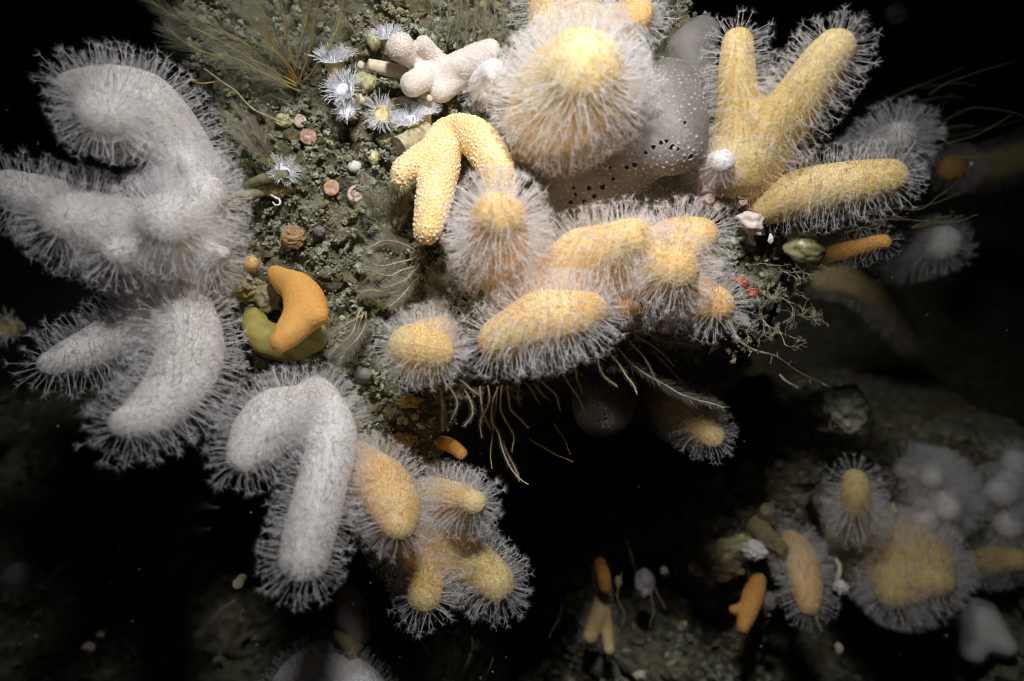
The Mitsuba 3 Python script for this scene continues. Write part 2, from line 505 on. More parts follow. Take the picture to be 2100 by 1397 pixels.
def lathe(profile, at, R, sides=24, wobble=0.0, seed=0):
    """Revolve (radius, height) rows about the third axis of R, at a point."""
    r = np.random.default_rng(seed)
    pr = np.asarray(profile, float)
    a = np.arange(sides) * 2 * np.pi / sides
    k = 1 + wobble * (meshkit.noise(np.stack([np.cos(a) * 1.5 + seed * 3, np.sin(a) * 1.5, a * 0], -1), seed) - 0.5) * 2
    v = np.stack([pr[:, 0, None] * np.cos(a) * k, pr[:, 0, None] * np.sin(a) * k, np.broadcast_to(pr[:, 1, None], (len(pr), sides))], -1).reshape(-1, 3)
    i, j = np.meshgrid(np.arange(len(pr) - 1), np.arange(sides), indexing='ij')
    q = np.stack([i * sides + j, i * sides + (j + 1) % sides, (i + 1) * sides + (j + 1) % sides, (i + 1) * sides + j], -1).reshape(-1, 4)
    return v @ R.T + at, np.vstack([q[:, [0, 1, 2]], q[:, [0, 2, 3]]])


hv, hf = lathe([(0.001, -0.09), (0.026, -0.088), (0.03, -0.06), (0.04, -0.03), (0.04, 0.058), (0.037, 0.058), (0.036, -0.002), (0.001, -0.002)], STROBE_AT, Rs, 40)  # long front rim is an added hood, unseen, narrowing the beam to darken the edges
part(sb, 'housing', hv, hf, 'dark_metal')
a_ = np.arange(40) * 2 * np.pi / 40
lv = np.vstack([np.stack([STROBE_R * np.cos(a_), STROBE_R * np.sin(a_), a_ * 0 + 0.001], -1), [[0, 0, 0.001]]]) @ Rs.T + STROBE_AT
lf = np.stack([np.arange(40), (np.arange(40) + 1) % 40, np.full(40, 40)], 1)
part(sb, 'lamp_window', lv, lf, 'dark_metal', flat=True,
     emitter={'type': 'area', 'radiance': {'type': 'rgb', 'value': (STROBE_POWER * STROBE_TINT).tolist()}})

# ------------------------------------------------------------------ rock
def pixel_of(v):
    d = v[:, 1] - CAM[1]
    return np.stack([1050 + v[:, 0] / d * FPX, 698.5 - v[:, 2] / d * FPX, d], 1)


def on_surface(v, nrm, px, py, reach=9):
    """The nearest vertex to the camera seen at a pixel, and its normal."""
    q = pixel_of(v)
    near = (np.abs(q[:, 0] - px) < reach) & (np.abs(q[:, 1] - py) < reach) & (nrm[:, 1] < 0.2)
    if not near.any():
        return None
    i = np.nonzero(near)[0][np.argmin(q[near, 2])]
    return v[i], nrm[i]


def heightfield(poly, depth, h, margin, edge, drop, bulge=(), octs=((0.016, 22), (0.015, 62), (0.010, 150), (0.0034, 380)), seed=0, warp=0.004):
    """A lump of rock facing the camera: an outline given at a depth, a rounded edge and a steep fall behind it."""
    from shapely.geometry import Polygon
    from shapely import contains_xy
    pg = np.array([P(x, y, depth) for x, y in poly])
    x = np.arange(pg[:, 0].min() - margin, pg[:, 0].max() + margin, h)
    z = np.arange(pg[:, 2].min() - margin, pg[:, 2].max() + margin, h)
    X, Z = np.meshgrid(x, z, indexing='ij')
    inside = contains_xy(Polygon(pg[:, [0, 2]]), X, Z)
    di = ndimage.distance_transform_edt(inside) * h
    do = ndimage.distance_transform_edt(~inside) * h
    w = 0.010 * (meshkit.fbm(np.stack([X * 35, X * 0 + seed, Z * 35], -1), 3, seed) - 0.5) * 2
    d = di - do + w
    t = np.clip(1 - d / edge, 0, 1)
    Y = CAM[1] + depth + edge * (1 - np.sqrt(np.maximum(1 - t ** 2, 0))) + np.maximum(-d, 0) * drop
    for bx, by, br, amt in bulge:
        c, R = P(bx, by, depth), br * depth / FPX
        Y += amt * np.exp(-((X - c[0]) ** 2 + (Z - c[2]) ** 2) / R ** 2)
    V = np.stack([X, Y, Z], -1)
    for amp, fr in octs:
        q = V * fr
        k = meshkit.fbm(q, 2, seed + int(fr))
        ridge = 1 - np.abs(2 * meshkit.noise(q * 1.3 + 9, seed + 3) - 1)
        V = V + np.stack([warp * 0 * k, amp * (0.75 - k - 0.35 * ridge), 0 * k], -1)
    V[..., 0] += warp * (meshkit.noise(V * 150, seed + 5) - 0.5) * 2
    V[..., 2] += warp * (meshkit.noise(V * 150 + 40, seed + 6) - 0.5) * 2
    nx, nz = len(x), len(z)
    i, j = np.meshgrid(np.arange(nx - 1), np.arange(nz - 1), indexing='ij')
    q = np.stack([i * nz + j, (i + 1) * nz + j, (i + 1) * nz + j + 1, i * nz + j + 1], -1).reshape(-1, 4)
    V = V.reshape(-1, 3)
    f = np.vstack([q[:, [0, 1, 2]], q[:, [0, 2, 3]]])
    n = vnormals(V, f)
    return V, f, n, d.reshape(-1)


def crumb(seed, sub):
    v, f = ICO[sub]
    r = np.random.default_rng(seed)
    w = v * (1 + 0.9 * (meshkit.noise(v * 2.6 + seed * 5.1, seed) - 0.5))[:, None] * r.uniform(0.6, 1.3, 3)
    return w + r.normal(0, 0.06, w.shape), f


OCTA = (np.array([[1, 0, 0], [-1, 0, 0], [0, 1, 0], [0, -1, 0], [0, 0, 1], [0, 0, -1.0]]),
        np.array([[0, 2, 4], [2, 1, 4], [1, 3, 4], [3, 0, 4], [2, 0, 5], [1, 2, 5], [3, 1, 5], [0, 3, 5]]))


def grit(seed):
    r = np.random.default_rng(seed)
    return OCTA[0] * r.uniform(.6, 1.4, (6, 1)) * r.uniform(.6, 1.3, 3) + r.normal(0, .12, (6, 3)), OCTA[1]


CRUMBS0 = [crumb(i, 0) for i in range(6)]
GRIT = [grit(i) for i in range(8)]
CRUMBS1 = [crumb(20 + i, 1) for i in range(6)]


def floc(seed, n=17):
    """A fluffy tuft of silt and fine growth: short knotted branches of grit from one root."""
    r = np.random.default_rng(seed)
    pts, d = [np.zeros(3)], [np.array([0, 0, 1.0])]
    for i in range(n - 1):
        k = r.integers(0, len(pts))
        u = unit(d[k] + r.normal(0, .75, 3))
        pts.append(pts[k] + u * .34)
        d.append(u)
    return join(*[stamp(*GRIT[i % 8], pts[i][None], frames(unit(r.normal(size=(1, 3))), r.uniform(0, 6, 1)), r.uniform(.10, .42, 1) * r.uniform(.6, 1.4, (1, 3))) for i in range(n)])


FLOCS = [floc(60 + i) for i in range(12)]

def turf(name, V, f, n, d, count, sizes, inside, bsdf, seed, variants, label, ymax=9):
    r = np.random.default_rng(seed)
    cl = meshkit.noise(V * 95, seed)                       # clumps with bare hollows between
    pr = np.where((d > inside) & (V[:, 1] < ymax) & (n[:, 1] < 0.35), np.clip(cl - 0.36, 0.02, 1) ** 1.4, 0)
    idx = r.choice(len(V), count, p=pr / pr.sum())
    s = np.exp(r.uniform(np.log(sizes[0]), np.log(sizes[1]), count))
    pos = V[idx] + n[idx] * (s * r.uniform(-0.2, 1.3, count))[:, None] + r.normal(0, 0.0006, (count, 3))
    k = r.integers(0, len(variants), count)
    up = unit(n[idx] + r.normal(0, .45, (count, 3))) if variants is FLOCS else unit(r.normal(size=(count, 3)))
    R = frames(up, r.uniform(0, 6, count))
    m = join(*[stamp(*variants[i], pos[k == i], R[k == i], s[k == i]) for i in range(len(variants))])
    key = numbered(name)
    put(key, *m, bsdf, flat=True)
    labels[key] = {'label': label[0], 'category': label[1], 'kind': 'stuff'}


BOSS = [(320, -190), (365, 60), (395, 200), (425, 330), (440, 430), (410, 540), (395, 640), (420, 760), (500, 815), (620, 880),
        (690, 985), (800, 1010), (880, 960), (935, 850), (1060, 775), (1250, 750), (1400, 725), (1560, 730), (1640, 650), (1670, 540),
        (1640, 440), (1570, 350), (1500, 200), (1450, 60), (1430, -190)]
bV, bf, bn, bd = heightfield(BOSS, 0.352, 0.0012, 0.055, 0.03, 3.2, seed=3,
                             bulge=[(640, 430, 170, -0.004), (1000, 150, 240, 0.004), (780, 900, 160, 0.003), (560, 480, 60, 0.004), (1590, 560, 90, 0.004)])
put('rock_boss', bV, bf, 'silty_rock', normals=bn)
labels['rock_boss'] = {'label': 'silt covered rock boss that carries the corals', 'category': 'rock', 'kind': 'structure'}
turf('silty_turf', bV, bf, bn, bd, 14000, (0.0004, 0.0012), -0.004, 'turf', 1, GRIT, ('short crumbly green grey turf on the rock boss', 'turf'))


turf('silty_floc', bV, bf, bn, bd, 3100, (0.0014, 0.0048), -0.004, 'turf', 6, FLOCS, ('fluffy heaped silt tufts on the rock boss', 'turf'))
turf('silty_tuft', bV, bf, bn, bd, 900, (0.0010, 0.0022), -0.002, 'turf', 2, CRUMBS1, ('lumpy silt tufts among the turf of the rock boss', 'turf'))

LEDGE = [(1120, 1560), (1170, 1280), (1215, 1130), (1330, 1110), (1440, 1060), (1530, 980), (1640, 905), (1690, 835), (1760, 820), (1840, 870),
         (1960, 930), (2300, 960), (2400, 1600)]
gV, gf, gn, gd = heightfield(LEDGE, 0.568, 0.0029, 0.014, 0.05, 4.0, seed=11, warp=0.006,
                             bulge=[(1830, 1360, 170, 0.40), (1700, 1300, 60, 0.10), (1420, 1215, 75, 0.10), (1500, 1330, 50, 0.06), (1800, 1120, 90, 0.06), (1300, 1240, 70, 0.12), (1330, 1360, 60, -0.015), (1620, 900, 50, 0.05), (1950, 900, 80, 0.08), (2050, 1240, 70, 0.12)],
                             octs=((0.050, 15), (0.030, 42), (0.015, 110), (0.006, 260)))
put('rock_ledge', gV, gf, 'silty_rock', normals=gn)
labels['rock_ledge'] = {'label': 'dim rock ledge below on the right', 'category': 'rock', 'kind': 'structure'}
turf('ledge_turf', gV, gf, gn, gd, 900, (0.0016, 0.0046), -0.01, 'turf', 5, FLOCS, ('dim grey turf on the lower rock ledge', 'turf'))

# the reef wall far behind, and the water's dark distance
turf('ledge_rubble', gV, gf, gn, gd, 420, (0.004, 0.014), -0.005, 'silty_rock', 9, CRUMBS1, ('irregular crusted rubble on the lower rock ledge', 'rubble'))
turf('ledge_grit', gV, gf, gn, gd, 7000, (0.0014, 0.0050), -0.008, 'turf', 10, GRIT, ('coarse crumbs among the rubble of the lower rock ledge', 'grit'))


def rock_depth(px, py):
    s = on_surface(bV, bn, px, py)
    return 0.352 if s is None else s[0][1] - CAM[1]


WALL = [(-2600, -2200), (4700, -2200), (4700, 3600), (-2600, 3600)]
wV, wf, wn, wd = heightfield(WALL, 1.2, 0.06, 0.05, 0.05, 1.0, seed=17, warp=0.01, octs=((0.25, 2.2), (0.10, 7), (0.04, 20)))
put('reef_wall', wV, wf, 'silty_rock', normals=wn)
labels['reef_wall'] = {'label': 'dark reef wall far behind the corals', 'category': 'reef', 'kind': 'structure'}

SLOPE = [(-400, 860), (330, 900), (560, 1010), (760, 1180), (900, 1290), (1000, 1700), (-400, 1700)]
sV, sf_, sn, sd = heightfield(SLOPE, 0.62, 0.0045, 0.018, 0.08, 3.0, seed=23, warp=0.008, octs=((0.05, 10), (0.022, 34), (0.010, 90), (0.004, 220)))
put('rock_slope', sV, sf_, 'silty_rock', normals=sn)
labels['rock_slope'] = {'label': 'dark rock slope in the lower left', 'category': 'rock', 'kind': 'structure'}
turf('slope_turf', sV, sf_, sn, sd, 500, (0.003, 0.008), -0.01, 'turf', 8, FLOCS, ('dark turf on the lower left rock slope', 'turf'))

# ------------------------------------------------------------------ soft corals
W, Y_, A_, O_ = 'white_flesh', 'yellow_flesh', 'apricot_flesh', 'olive_flesh'
coral('large white furry soft coral with many blunt lobes at the upper left edge', W,
      [[(420, 430, .345, 48), (398, 365, .335, 58), (345, 275, .318, 68), (285, 222, .305, 70), (226, 220, .292, 62), (212, 240, .279, 50)],
       [(290, 220, .31, 56), (205, 188, .30, 46), (148, 176, .296, 28)],
       [(400, 500, .345, 70), (372, 484, .32, 82), (346, 468, .296, 70), (341, 464, .280, 52)],
       [(370, 500, .335, 70), (250, 482, .315, 74), (165, 464, .295, 64), (130, 454, .282, 48)],
       [(200, 462, .315, 62), (110, 420, .305, 54), (25, 390, .295, 40)],
       [(260, 510, .30, 50), (240, 522, .279, 28)],
       [(395, 380, .325, 40), (386, 336, .298, 19)],
       [(400, 440, .325, 55), (428, 402, .305, 38)],
       [(380, 560, .325, 44), (425, 545, .312, 26), (457, 519, .302, 14)]],
      length=.0100, spacing=.0046, bare=[(420, 440, .35, 70), (210, 256, .270, 30), (341, 462, .268, 32), (124, 448, .270, 24), (386, 334, .296, 22), (455, 521, .302, 26), (428, 390, .302, 18)], parts=60, blend=.011)
coral('white soft coral with two long fingers hanging out to the left from one stalk', W,
      [[(345, 575, .345, 42), (345, 605, .335, 46), (372, 655, .318, 68), (388, 735, .300, 66), (345, 815, .283, 60), (290, 862, .27, 48), (262, 872, .262, 38)],
       [(345, 600, .34, 50), (320, 655, .328, 62), (240, 695, .315, 52), (165, 728, .303, 42), (108, 748, .296, 28)]],
      length=.0105, spacing=.0046, bare=[(350, 590, .34, 100), (330, 690, .30, 40)], parts=60, blend=.012, lump=.05)
coral('white soft coral with a bent finger and a long club hanging down', W,
      [[(640, 815, .345, 44), (640, 835, .33, 50), (600, 850, .305, 58), (556, 868, .286, 62), (520, 915, .276, 50), (500, 945, .27, 32)],
       [(640, 810, .335, 36), (662, 835, .322, 44), (684, 900, .306, 50), (662, 985, .29, 51), (640, 1075, .276, 54), (624, 1150, .268, 52)]],
      length=.0090, spacing=.0043, bare=[(655, 850, .31, 62), (690, 910, .30, 55)], parts=70, blend=.006)
coral('orange soft coral finger below the rock boss beside the white club', A_,
      [[(728, 940, .35, 36), (745, 960, .335, 48), (785, 1000, .312, 58), (812, 1045, .296, 52), (818, 1080, .285, 34)],
       [(800, 1075, .335, 45), (830, 1130, .325, 40)]],
      length=.0085, bare=[(725, 945, .34, 55), (818, 1082, .281, 34), (800, 1010, .29, 30)], parts=55)
coral('small yellow soft coral with a single round tip, right of the orange finger', Y_,
      [[(885, 1005, .36, 30), (905, 1018, .345, 38), (945, 1030, .318, 36), (972, 1033, .295, 26)]],
      length=.0092, bare=[(972, 1033, .290, 27), (885, 1010, .35, 36)], parts=40)
coral('forked yellow soft coral hanging lowest under the boss like an upturned V', O_,
      [[(885, 1060, .365, 26), (895, 1100, .352, 44), (878, 1160, .332, 40), (867, 1222, .312, 37)],
       [(900, 1100, .35, 46), (950, 1135, .334, 46), (1000, 1180, .312, 46), (1018, 1200, .303, 40)]],
      length=.0095, bare=[(893, 1085, .355, 55), (866, 1225, .30, 36), (1018, 1202, .29, 36)], parts=50)
coral('smooth bare orange soft coral bent over a yellow sponge', 'orange_flesh',
      [[(566, 562, .336, 18), (584, 578, .330, 27), (614, 596, .320, 35), (624, 636, .313, 39), (597, 678, .305, 31), (575, 702, .300, 22)],
       [(630, 625, .317, 33), (655, 648, .308, 17)]],
      polyps=False, lump=.09)
coral('beaded yellow soft coral with closed polyps and three drooping arms', Y_,
      [[(905, 270, .340, 22), (945, 267, .330, 32), (983, 290, .321, 39), (1016, 345, .315, 38), (1030, 395, .316, 28)],
       [(925, 272, .340, 24), (908, 300, .330, 40), (899, 360, .319, 40), (887, 425, .309, 36), (875, 473, .302, 28)],
       [(900, 315, .326, 38), (855, 332, .317, 29), (826, 350, .311, 23), (820, 368, .311, 18)]],
      polyps=False, beads='bead_yellow', blend=.003, lump=.04)
coral('round furry yellow orange soft coral ball left of the central cluster', A_,
      [[(1015, 575, .345, 34), (1015, 535, .330, 48), (1020, 485, .308, 64), (1022, 456, .292, 62), (1024, 448, .284, 52)]],
      length=.0112, spacing=.0038, bare=[(1012, 590, .34, 62), (1025, 440, .272, 22)], parts=80)
coral('big yellow soft coral dome with a thick fringe at the top, shading the grey sponge', Y_,
      [[(1075, 290, .345, 42), (1095, 255, .330, 66), (1148, 205, .310, 100), (1182, 168, .294, 98), (1196, 150, .281, 84)],
       [(1180, 200, .315, 70), (1260, 190, .308, 50)]],
      length=.0112, spacing=.0038, bare=[(1070, 290, .33, 84), (1204, 136, .266, 34)], parts=100, blend=.012)
coral('yellow soft coral behind the big dome, its two fingers cut by the top edge', A_,
      [[(1170, 60, .355, 60), (1130, 50, .348, 46), (1125, -20, .342, 44), (1122, -80, .338, 36)],
       [(1230, 60, .355, 46), (1280, 50, .342, 40), (1308, 30, .325, 34)]],
      length=.0112, spacing=.0042, bare=[(1310, 28, .318, 34), (1120, 10, .332, 26)], parts=60, blend=.010)
coral('broad central cluster of furry pale yellow soft coral fingers', A_,
      [[(1110, 600, .35, 48), (1150, 575, .335, 58), (1190, 528, .318, 56), (1245, 510, .306, 54), (1296, 490, .297, 42)],
       [(1180, 580, .34, 66), (1270, 565, .328, 76), (1350, 560, .312, 60), (1385, 556, .295, 48)],
       [(1330, 540, .33, 55), (1390, 500, .315, 54), (1436, 481, .305, 38)],
       [(1340, 580, .335, 60), (1420, 605, .318, 46), (1474, 629, .305, 33)],
       [(1100, 580, .35, 44), (1085, 572, .335, 40)]],
      length=.0100, spacing=.0038, bare=[(1085, 572, .33, 45), (1185, 525, .305, 36), (1300, 486, .287, 32), (1245, 510, .297, 26), (1393, 556, .282, 36), (1440, 478, .298, 28), (1480, 631, .30, 26)], parts=150, blend=.010)
coral('long furry soft coral ridge lying across the lower edge of the boss', A_,
      [[(1100, 605, .345, 50), (1105, 640, .325, 58), (1110, 662, .305, 55)],
       [(1022, 698, .300, 44), (1060, 682, .298, 54), (1110, 664, .294, 60), (1165, 652, .294, 56), (1202, 642, .298, 44)]],
      length=.0098, spacing=.0037, bare=[(1050, 688, .278, 24), (1110, 664, .276, 34), (1165, 650, .276, 32), (1205, 640, .282, 28)], parts=130, blend=.010)
coral('short oblong yellow soft coral with a clean tip, left of the long ridge', Y_,
      [[(900, 690, .345, 44), (880, 705, .325, 50), (862, 715, .308, 46)], [(834, 712, .303, 38), (862, 716, .299, 46), (892, 724, .301, 40)]],
      length=.0082, spacing=.0037, bare=[(835, 713, .288, 30), (865, 718, .283, 34), (893, 726, .286, 32)], parts=80, blend=.008)
coral('tiny closed orange soft coral ball tucked under the central cluster', 'orange_flesh',
      [[(1285, 620, .335, 22), (1290, 632, .318, 27)]], polyps=False, beads='bead_orange', bead_r=.0005)
coral('tall forked yellow soft coral standing up at the upper right', O_,
      [[(1520, 375, .345, 40), (1530, 330, .338, 74), (1522, 275, .330, 60), (1516, 215, .322, 44), (1511, 145, .315, 38), (1512, 90, .311, 32)],
       [(1530, 330, .335, 76), (1572, 280, .325, 62), (1630, 215, .310, 54), (1684, 140, .297, 50), (1710, 104, .291, 43)]],
      length=.0092, spacing=.0043, bare=[(1505, 365, .325, 110)], parts=80, blend=.004, lump=.035)
coral('thick yellow soft coral finger pointing right below the tall fork', O_,
      [[(1562, 425, .345, 34), (1590, 412, .337, 46), (1660, 393, .325, 50), (1740, 380, .311, 48), (1820, 366, .301, 40)]],
      length=.0090, spacing=.0042, bare=[(1560, 425, .335, 90)], parts=60, lump=.035)
coral('small white furry soft coral bud at the foot of the tall yellow fork', W,
      [[(1452, 370, .345, 24), (1468, 350, .334, 34), (1482, 332, .316, 26)]],
      length=.0065, spacing=.0034, bare=[(1486, 326, .311, 24)], parts=30)
coral('yellow soft coral finger reaching out of the dark below the boss', Y_,
      [[(1365, 815, .43, 42), (1405, 850, .405, 42), (1440, 880, .38, 36), (1460, 896, .368, 27)]],
      length=.0080, spacing=.0038, bare=[(1365, 815, .43, 95), (1462, 898, .358, 27)], parts=50)
coral('slim orange soft coral finger pointing right out of the dark', 'orange_flesh',
      [[(1680, 530, .41, 18), (1740, 514, .395, 20), (1810, 497, .378, 17)]], length=.0062, spacing=.0042, parts=15, bare=[(1700, 515, .39, 60)])
coral('bluish white soft coral finger at the far right beyond the orange one', W,
      [[(1840, 530, 0.600, 32), (1890, 512, 0.558, 38), (1930, 500, 0.530, 36)]], length=.0105, spacing=.0055, parts=12)
coral('dim olive soft coral finger curling down into the dark', O_,
      [[(1690, 575, 0.684, 26), (1760, 580, 0.656, 32), (1815, 630, 0.684, 30), (1860, 690, 0.740, 24)]], length=.0085, spacing=.0055, parts=8)
coral('half hidden white soft coral tip behind the thick yellow finger', W,
      [[(1800, 330, 0.474, 48), (1830, 300, .45, 46), (1845, 282, .43, 34)]], length=.0140, spacing=.005, parts=15)
coral('dim round orange soft coral tip near the right edge', 'orange_flesh',
      [[(1975, 350, 0.656, 24), (1950, 345, 0.614, 27)]], length=.012, spacing=.006, parts=6)
coral('dim long olive soft coral finger leaving by the right edge', O_,
      [[(1985, 355, 0.740, 30), (2050, 335, 0.698, 34), (2140, 305, 0.656, 32)]], length=.010, spacing=.007, parts=4)
coral('upright oval yellow soft coral on the lower right ledge', O_,
      [[(1757, 1070, 0.532, 34), (1757, 1050, 0.483, 30), (1755, 1018, 0.469, 31), (1754, 988, 0.469, 26)]], length=.0125, spacing=.005, parts=40, bare=[(1755, 1050, 0.459, 24), (1755, 1018, 0.451, 26), (1754, 990, 0.455, 22)])
coral('club shaped orange soft coral hanging from the ledge beside sea squirts', A_,
      [[(1622, 1105, 0.525, 20), (1640, 1140, 0.497, 32), (1652, 1195, 0.473, 32), (1658, 1240, 0.462, 24)]], length=.0105, spacing=.0046, parts=40, bare=[(1620, 1105, 0.504, 34), (1655, 1180, 0.448, 22), (1658, 1240, 0.443, 26)])
coral('large blurred yellow soft coral with broad lobes on the lower right ledge', O_,
      [[(1730, 1115, 0.588, 40), (1790, 1130, 0.567, 70), (1850, 1170, 0.525, 80), (1835, 1215, 0.490, 34)],
       [(1850, 1150, 0.539, 72), (1910, 1150, 0.504, 42), (1920, 1190, 0.483, 36)]],
      length=.0125, spacing=.0050, parts=50, blend=.012, bare=[(1835, 1222, 0.469, 30), (1918, 1180, 0.462, 36), (1730, 1115, 0.574, 60)])
coral('dim yellow soft coral finger pointing to the right edge above the white fork', O_,
      [[(1985, 1160, 0.588, 26), (2030, 1155, 0.560, 32), (2085, 1150, 0.532, 24)]], length=.010, spacing=.0055, parts=10)
coral('white soft coral bunch with four round tips on the lower right ledge', W,
      [[(1920, 1020, 0.602, 62), (1915, 990, 0.560, 46), (1912, 980, 0.518, 24)], [(1930, 1020, 0.574, 52), (1945, 1042, 0.518, 26)],
       [(1900, 990, 0.588, 40), (1862, 960, 0.553, 26), (1848, 965, 0.539, 16)], [(1905, 1040, 0.574, 42), (1893, 1068, 0.532, 20)]],
      length=.0120, spacing=.0054, parts=40, bare=[(1912, 978, 0.504, 24), (1946, 1043, 0.501, 26), (1850, 962, 0.532, 26), (1892, 1070, 0.521, 18)])
coral('white soft coral with blunt tips cut by the right edge', W,
      [[(2090, 1010, 0.602, 55), (2055, 1010, 0.560, 28)], [(2095, 1060, 0.602, 50), (2068, 1078, 0.560, 28)], [(2095, 990, 0.602, 45), (2085, 950, 0.567, 28)]],
      length=.0115, spacing=.0056, parts=25, bare=[(2053, 1010, 0.546, 24), (2066, 1080, 0.546, 26)])
coral('white forked soft coral hanging in the lower right corner', W,
      [[(2015, 1255, 0.602, 28), (2010, 1285, 0.588, 34), (1995, 1335, 0.574, 24)], [(2015, 1280, 0.588, 34), (2045, 1310, 0.574, 27), (2062, 1325, 0.567, 20)]],
      length=.0032, spacing=.004, parts=15, blend=.006)
coral('bright orange beaded soft coral hanging like a small branch from the ledge', 'orange_flesh',
      [[(1556, 1190, 0.523, 14), (1545, 1220, 0.512, 20), (1535, 1250, 0.505, 18), (1524, 1285, 0.498, 13)], [(1530, 1250, 0.509, 13), (1505, 1250, 0.502, 9)]],
      polyps=False, beads='bead_orange', bead_space=.0017, bead_r=.0009, blend=.003, lump=.08)
coral('small yellow soft coral with two short fingers at the bottom of the ledge', Y_,
      [[(1240, 1215, 0.558, 14), (1225, 1265, 0.537, 17), (1210, 1305, 0.516, 15)], [(1235, 1240, 0.551, 15), (1245, 1300, 0.530, 12), (1250, 1332, 0.516, 11)]],
      length=.0055, spacing=.0042, parts=15, blend=.004, bare=[(1240, 1215, 0.544, 50)])
coral('knobbly brown orange soft coral finger, closed, on the dark ledge', 'orange_flesh',
      [[(1230, 1155, 0.537, 12), (1238, 1180, 0.523, 14), (1242, 1205, 0.523, 11)]], polyps=False, beads='bead_orange', bead_r=.0006, lump=.15)
coral('grey white soft coral cut by the bottom edge left of centre', W,
      [[(655, 1350, .41, 34), (618, 1395, .39, 48), (590, 1450, .375, 52)], [(670, 1370, .40, 40), (730, 1410, .365, 52), (755, 1460, .35, 56)]],
      length=.0070, spacing=.0042, parts=25, bare=[(650, 1340, .40, 36)])
coral('cream white closed soft coral with blunt knobs at the top of the boss', 'cream_flesh',
      [[(880, 190, .348, 24), (890, 160, .338, 30), (930, 140, .332, 27), (980, 114, .326, 25), (1006, 100, .322, 20)],
       [(880, 152, .334, 25), (845, 173, .322, 25)], [(872, 142, .336, 24), (848, 122, .330, 17), (822, 98, .322, 30)], [(900, 130, .335, 22), (870, 92, .325, 18)],
       [(930, 160, .336, 30), (905, 185, .335, 26)]],
      polyps=False, beads='bead_white', bead_r=.00045, bead_space=.0010, blend=.002)
coral('oval white soft coral with a short fringe between the cream knobs and the yellow dome', W,
      [[(985, 185, .345, 26), (1000, 170, .33, 36), (1012, 148, .316, 28)]],
      length=.0065, spacing=.0034, parts=30)
coral('faint grey soft coral spot at the left edge low down', W,
      [[(55, 1180, 0.656, 26), (38, 1176, 0.614, 26)]], length=.013, spacing=.006, parts=4)
coral('tiny orange soft coral bud right of the white coral tip, on the turf', A_,
      [[(517, 548, .352, 13), (514, 540, .343, 16)]], length=.0022, spacing=.0022, parts=6)
coral('small closed orange soft coral finger under the hanging hydroids', 'orange_flesh',
      [[(890, 905, .37, 13), (920, 912, .362, 15), (946, 930, .355, 13)]], polyps=False, lump=.1)

# ------------------------------------------------------------------ sponges
def sponge(label, chains, pores, bsdf, dots=True, h=0.00095, dot_space=0.0028, seed=0, blend=0.012, lump=0.08, cat='sponge', hole_r=0.00095):
    t = thing('sponge', label, cat)
    v, f, nrm, which = body_mesh(chains, blend, h=h, lump=lump, seed=40 + seed)
    spots = [s for s in (on_surface(v, nrm, x, y) for x, y in pores) if s is not None]
    rad = [hole_r * (0.75 + 0.6 * ((k * 37) % 10) / 10) for k in range(len(spots))]
    smooth_v, smooth_n, smooth_f = v, nrm, f
    for reach in (3.4, 2.6, 2.1):
        if spots:
            near = cKDTree(np.array([c for c, n in spots])).query(v)[0] < reach * hole_r
            v, f = trimesh.remesh.subdivide(v, f, face_index=np.nonzero(near[f].any(1))[0])
    fine_v = v.copy()
    for (c, n), s in zip(spots, rad):               # each pore is a pit sunk into the flesh
        dist = np.linalg.norm(fine_v - c, axis=1)
        u = np.clip(1.45 - dist / (s * 1.15), 0, 1)
        v = v - n * (0.0036 * u * u * (3 - 2 * u))[:, None]
    part(t, 'body', v, f, bsdf)
    for k, ((c, n), s) in enumerate(zip(spots, rad)):
        R = frames(n[None], np.array([k * 1.3]))[0]
        a = np.arange(17) * 2 * np.pi / 16
        ring = np.stack([np.cos(a) * s * 1.45, np.sin(a) * s * 1.45, 0.00012 * np.sin(a * 2 + k)], -1) * (1 + .12 * np.sin(a * 3 + k))[:, None] @ R.T + c - n * 0.0002
        part(t, 'pore_rim', *tubes(ring[None], s * 0.34, 6), 'sponge_rim' if dots else bsdf)
    v, nrm, f = smooth_v, smooth_n, smooth_f
    if dots:
        p, fi, w = scatter(v, f, dot_space, seed + 5, lambda p, fi: (nrm[f[fi, 0]][:, 1] < 0.5) & (meshkit.noise(p * 60, 4) > 0.33))
        n = unit(np.einsum('nk,nki->ni', w, nrm[f[fi]]))
        r = np.random.default_rng(seed)
        s = r.uniform(0.0004, 0.0009, (len(p), 1)) * np.array([[1, 1, 0.55]])
        part(t, 'papillae', *stamp(*ICO[1], p, frames(n, r.uniform(0, 6, len(p))), s), 'sponge_dot', stuff=True)
    return t


sponge('large grey sponge with round dark pores and pale dots, beneath the yellow dome',
       [[(1110, 430, .358, 44), (1150, 410, .352, 62), (1215, 370, .344, 72), (1290, 330, .338, 66), (1330, 300, .332, 60)],
        [(1310, 250, .335, 60), (1355, 225, .328, 74), (1378, 250, .322, 72), (1385, 300, .318, 56), (1340, 312, .320, 42), (1290, 318, .326, 34)],
        [(1385, 190, .336, 58), (1372, 160, .342, 38)], [(1250, 420, .362, 46), (1330, 400, .360, 54), (1410, 370, .356, 44), (1425, 330, .338, 28)]],
       [(1243, 350), (1220, 332), (1213, 352), (1187, 338), (1293, 345), (1278, 351), (1249, 375), (1228, 392), (1202, 395), (1172, 406), (1167, 394),
        (1216, 412), (1346, 285), (1359, 298), (1373, 311), (1332, 310), (1315, 320), (1190, 423), (1165, 423), (1395, 315), (1410, 260), (1425, 330)], 'sponge_grey', seed=1, blend=.009)
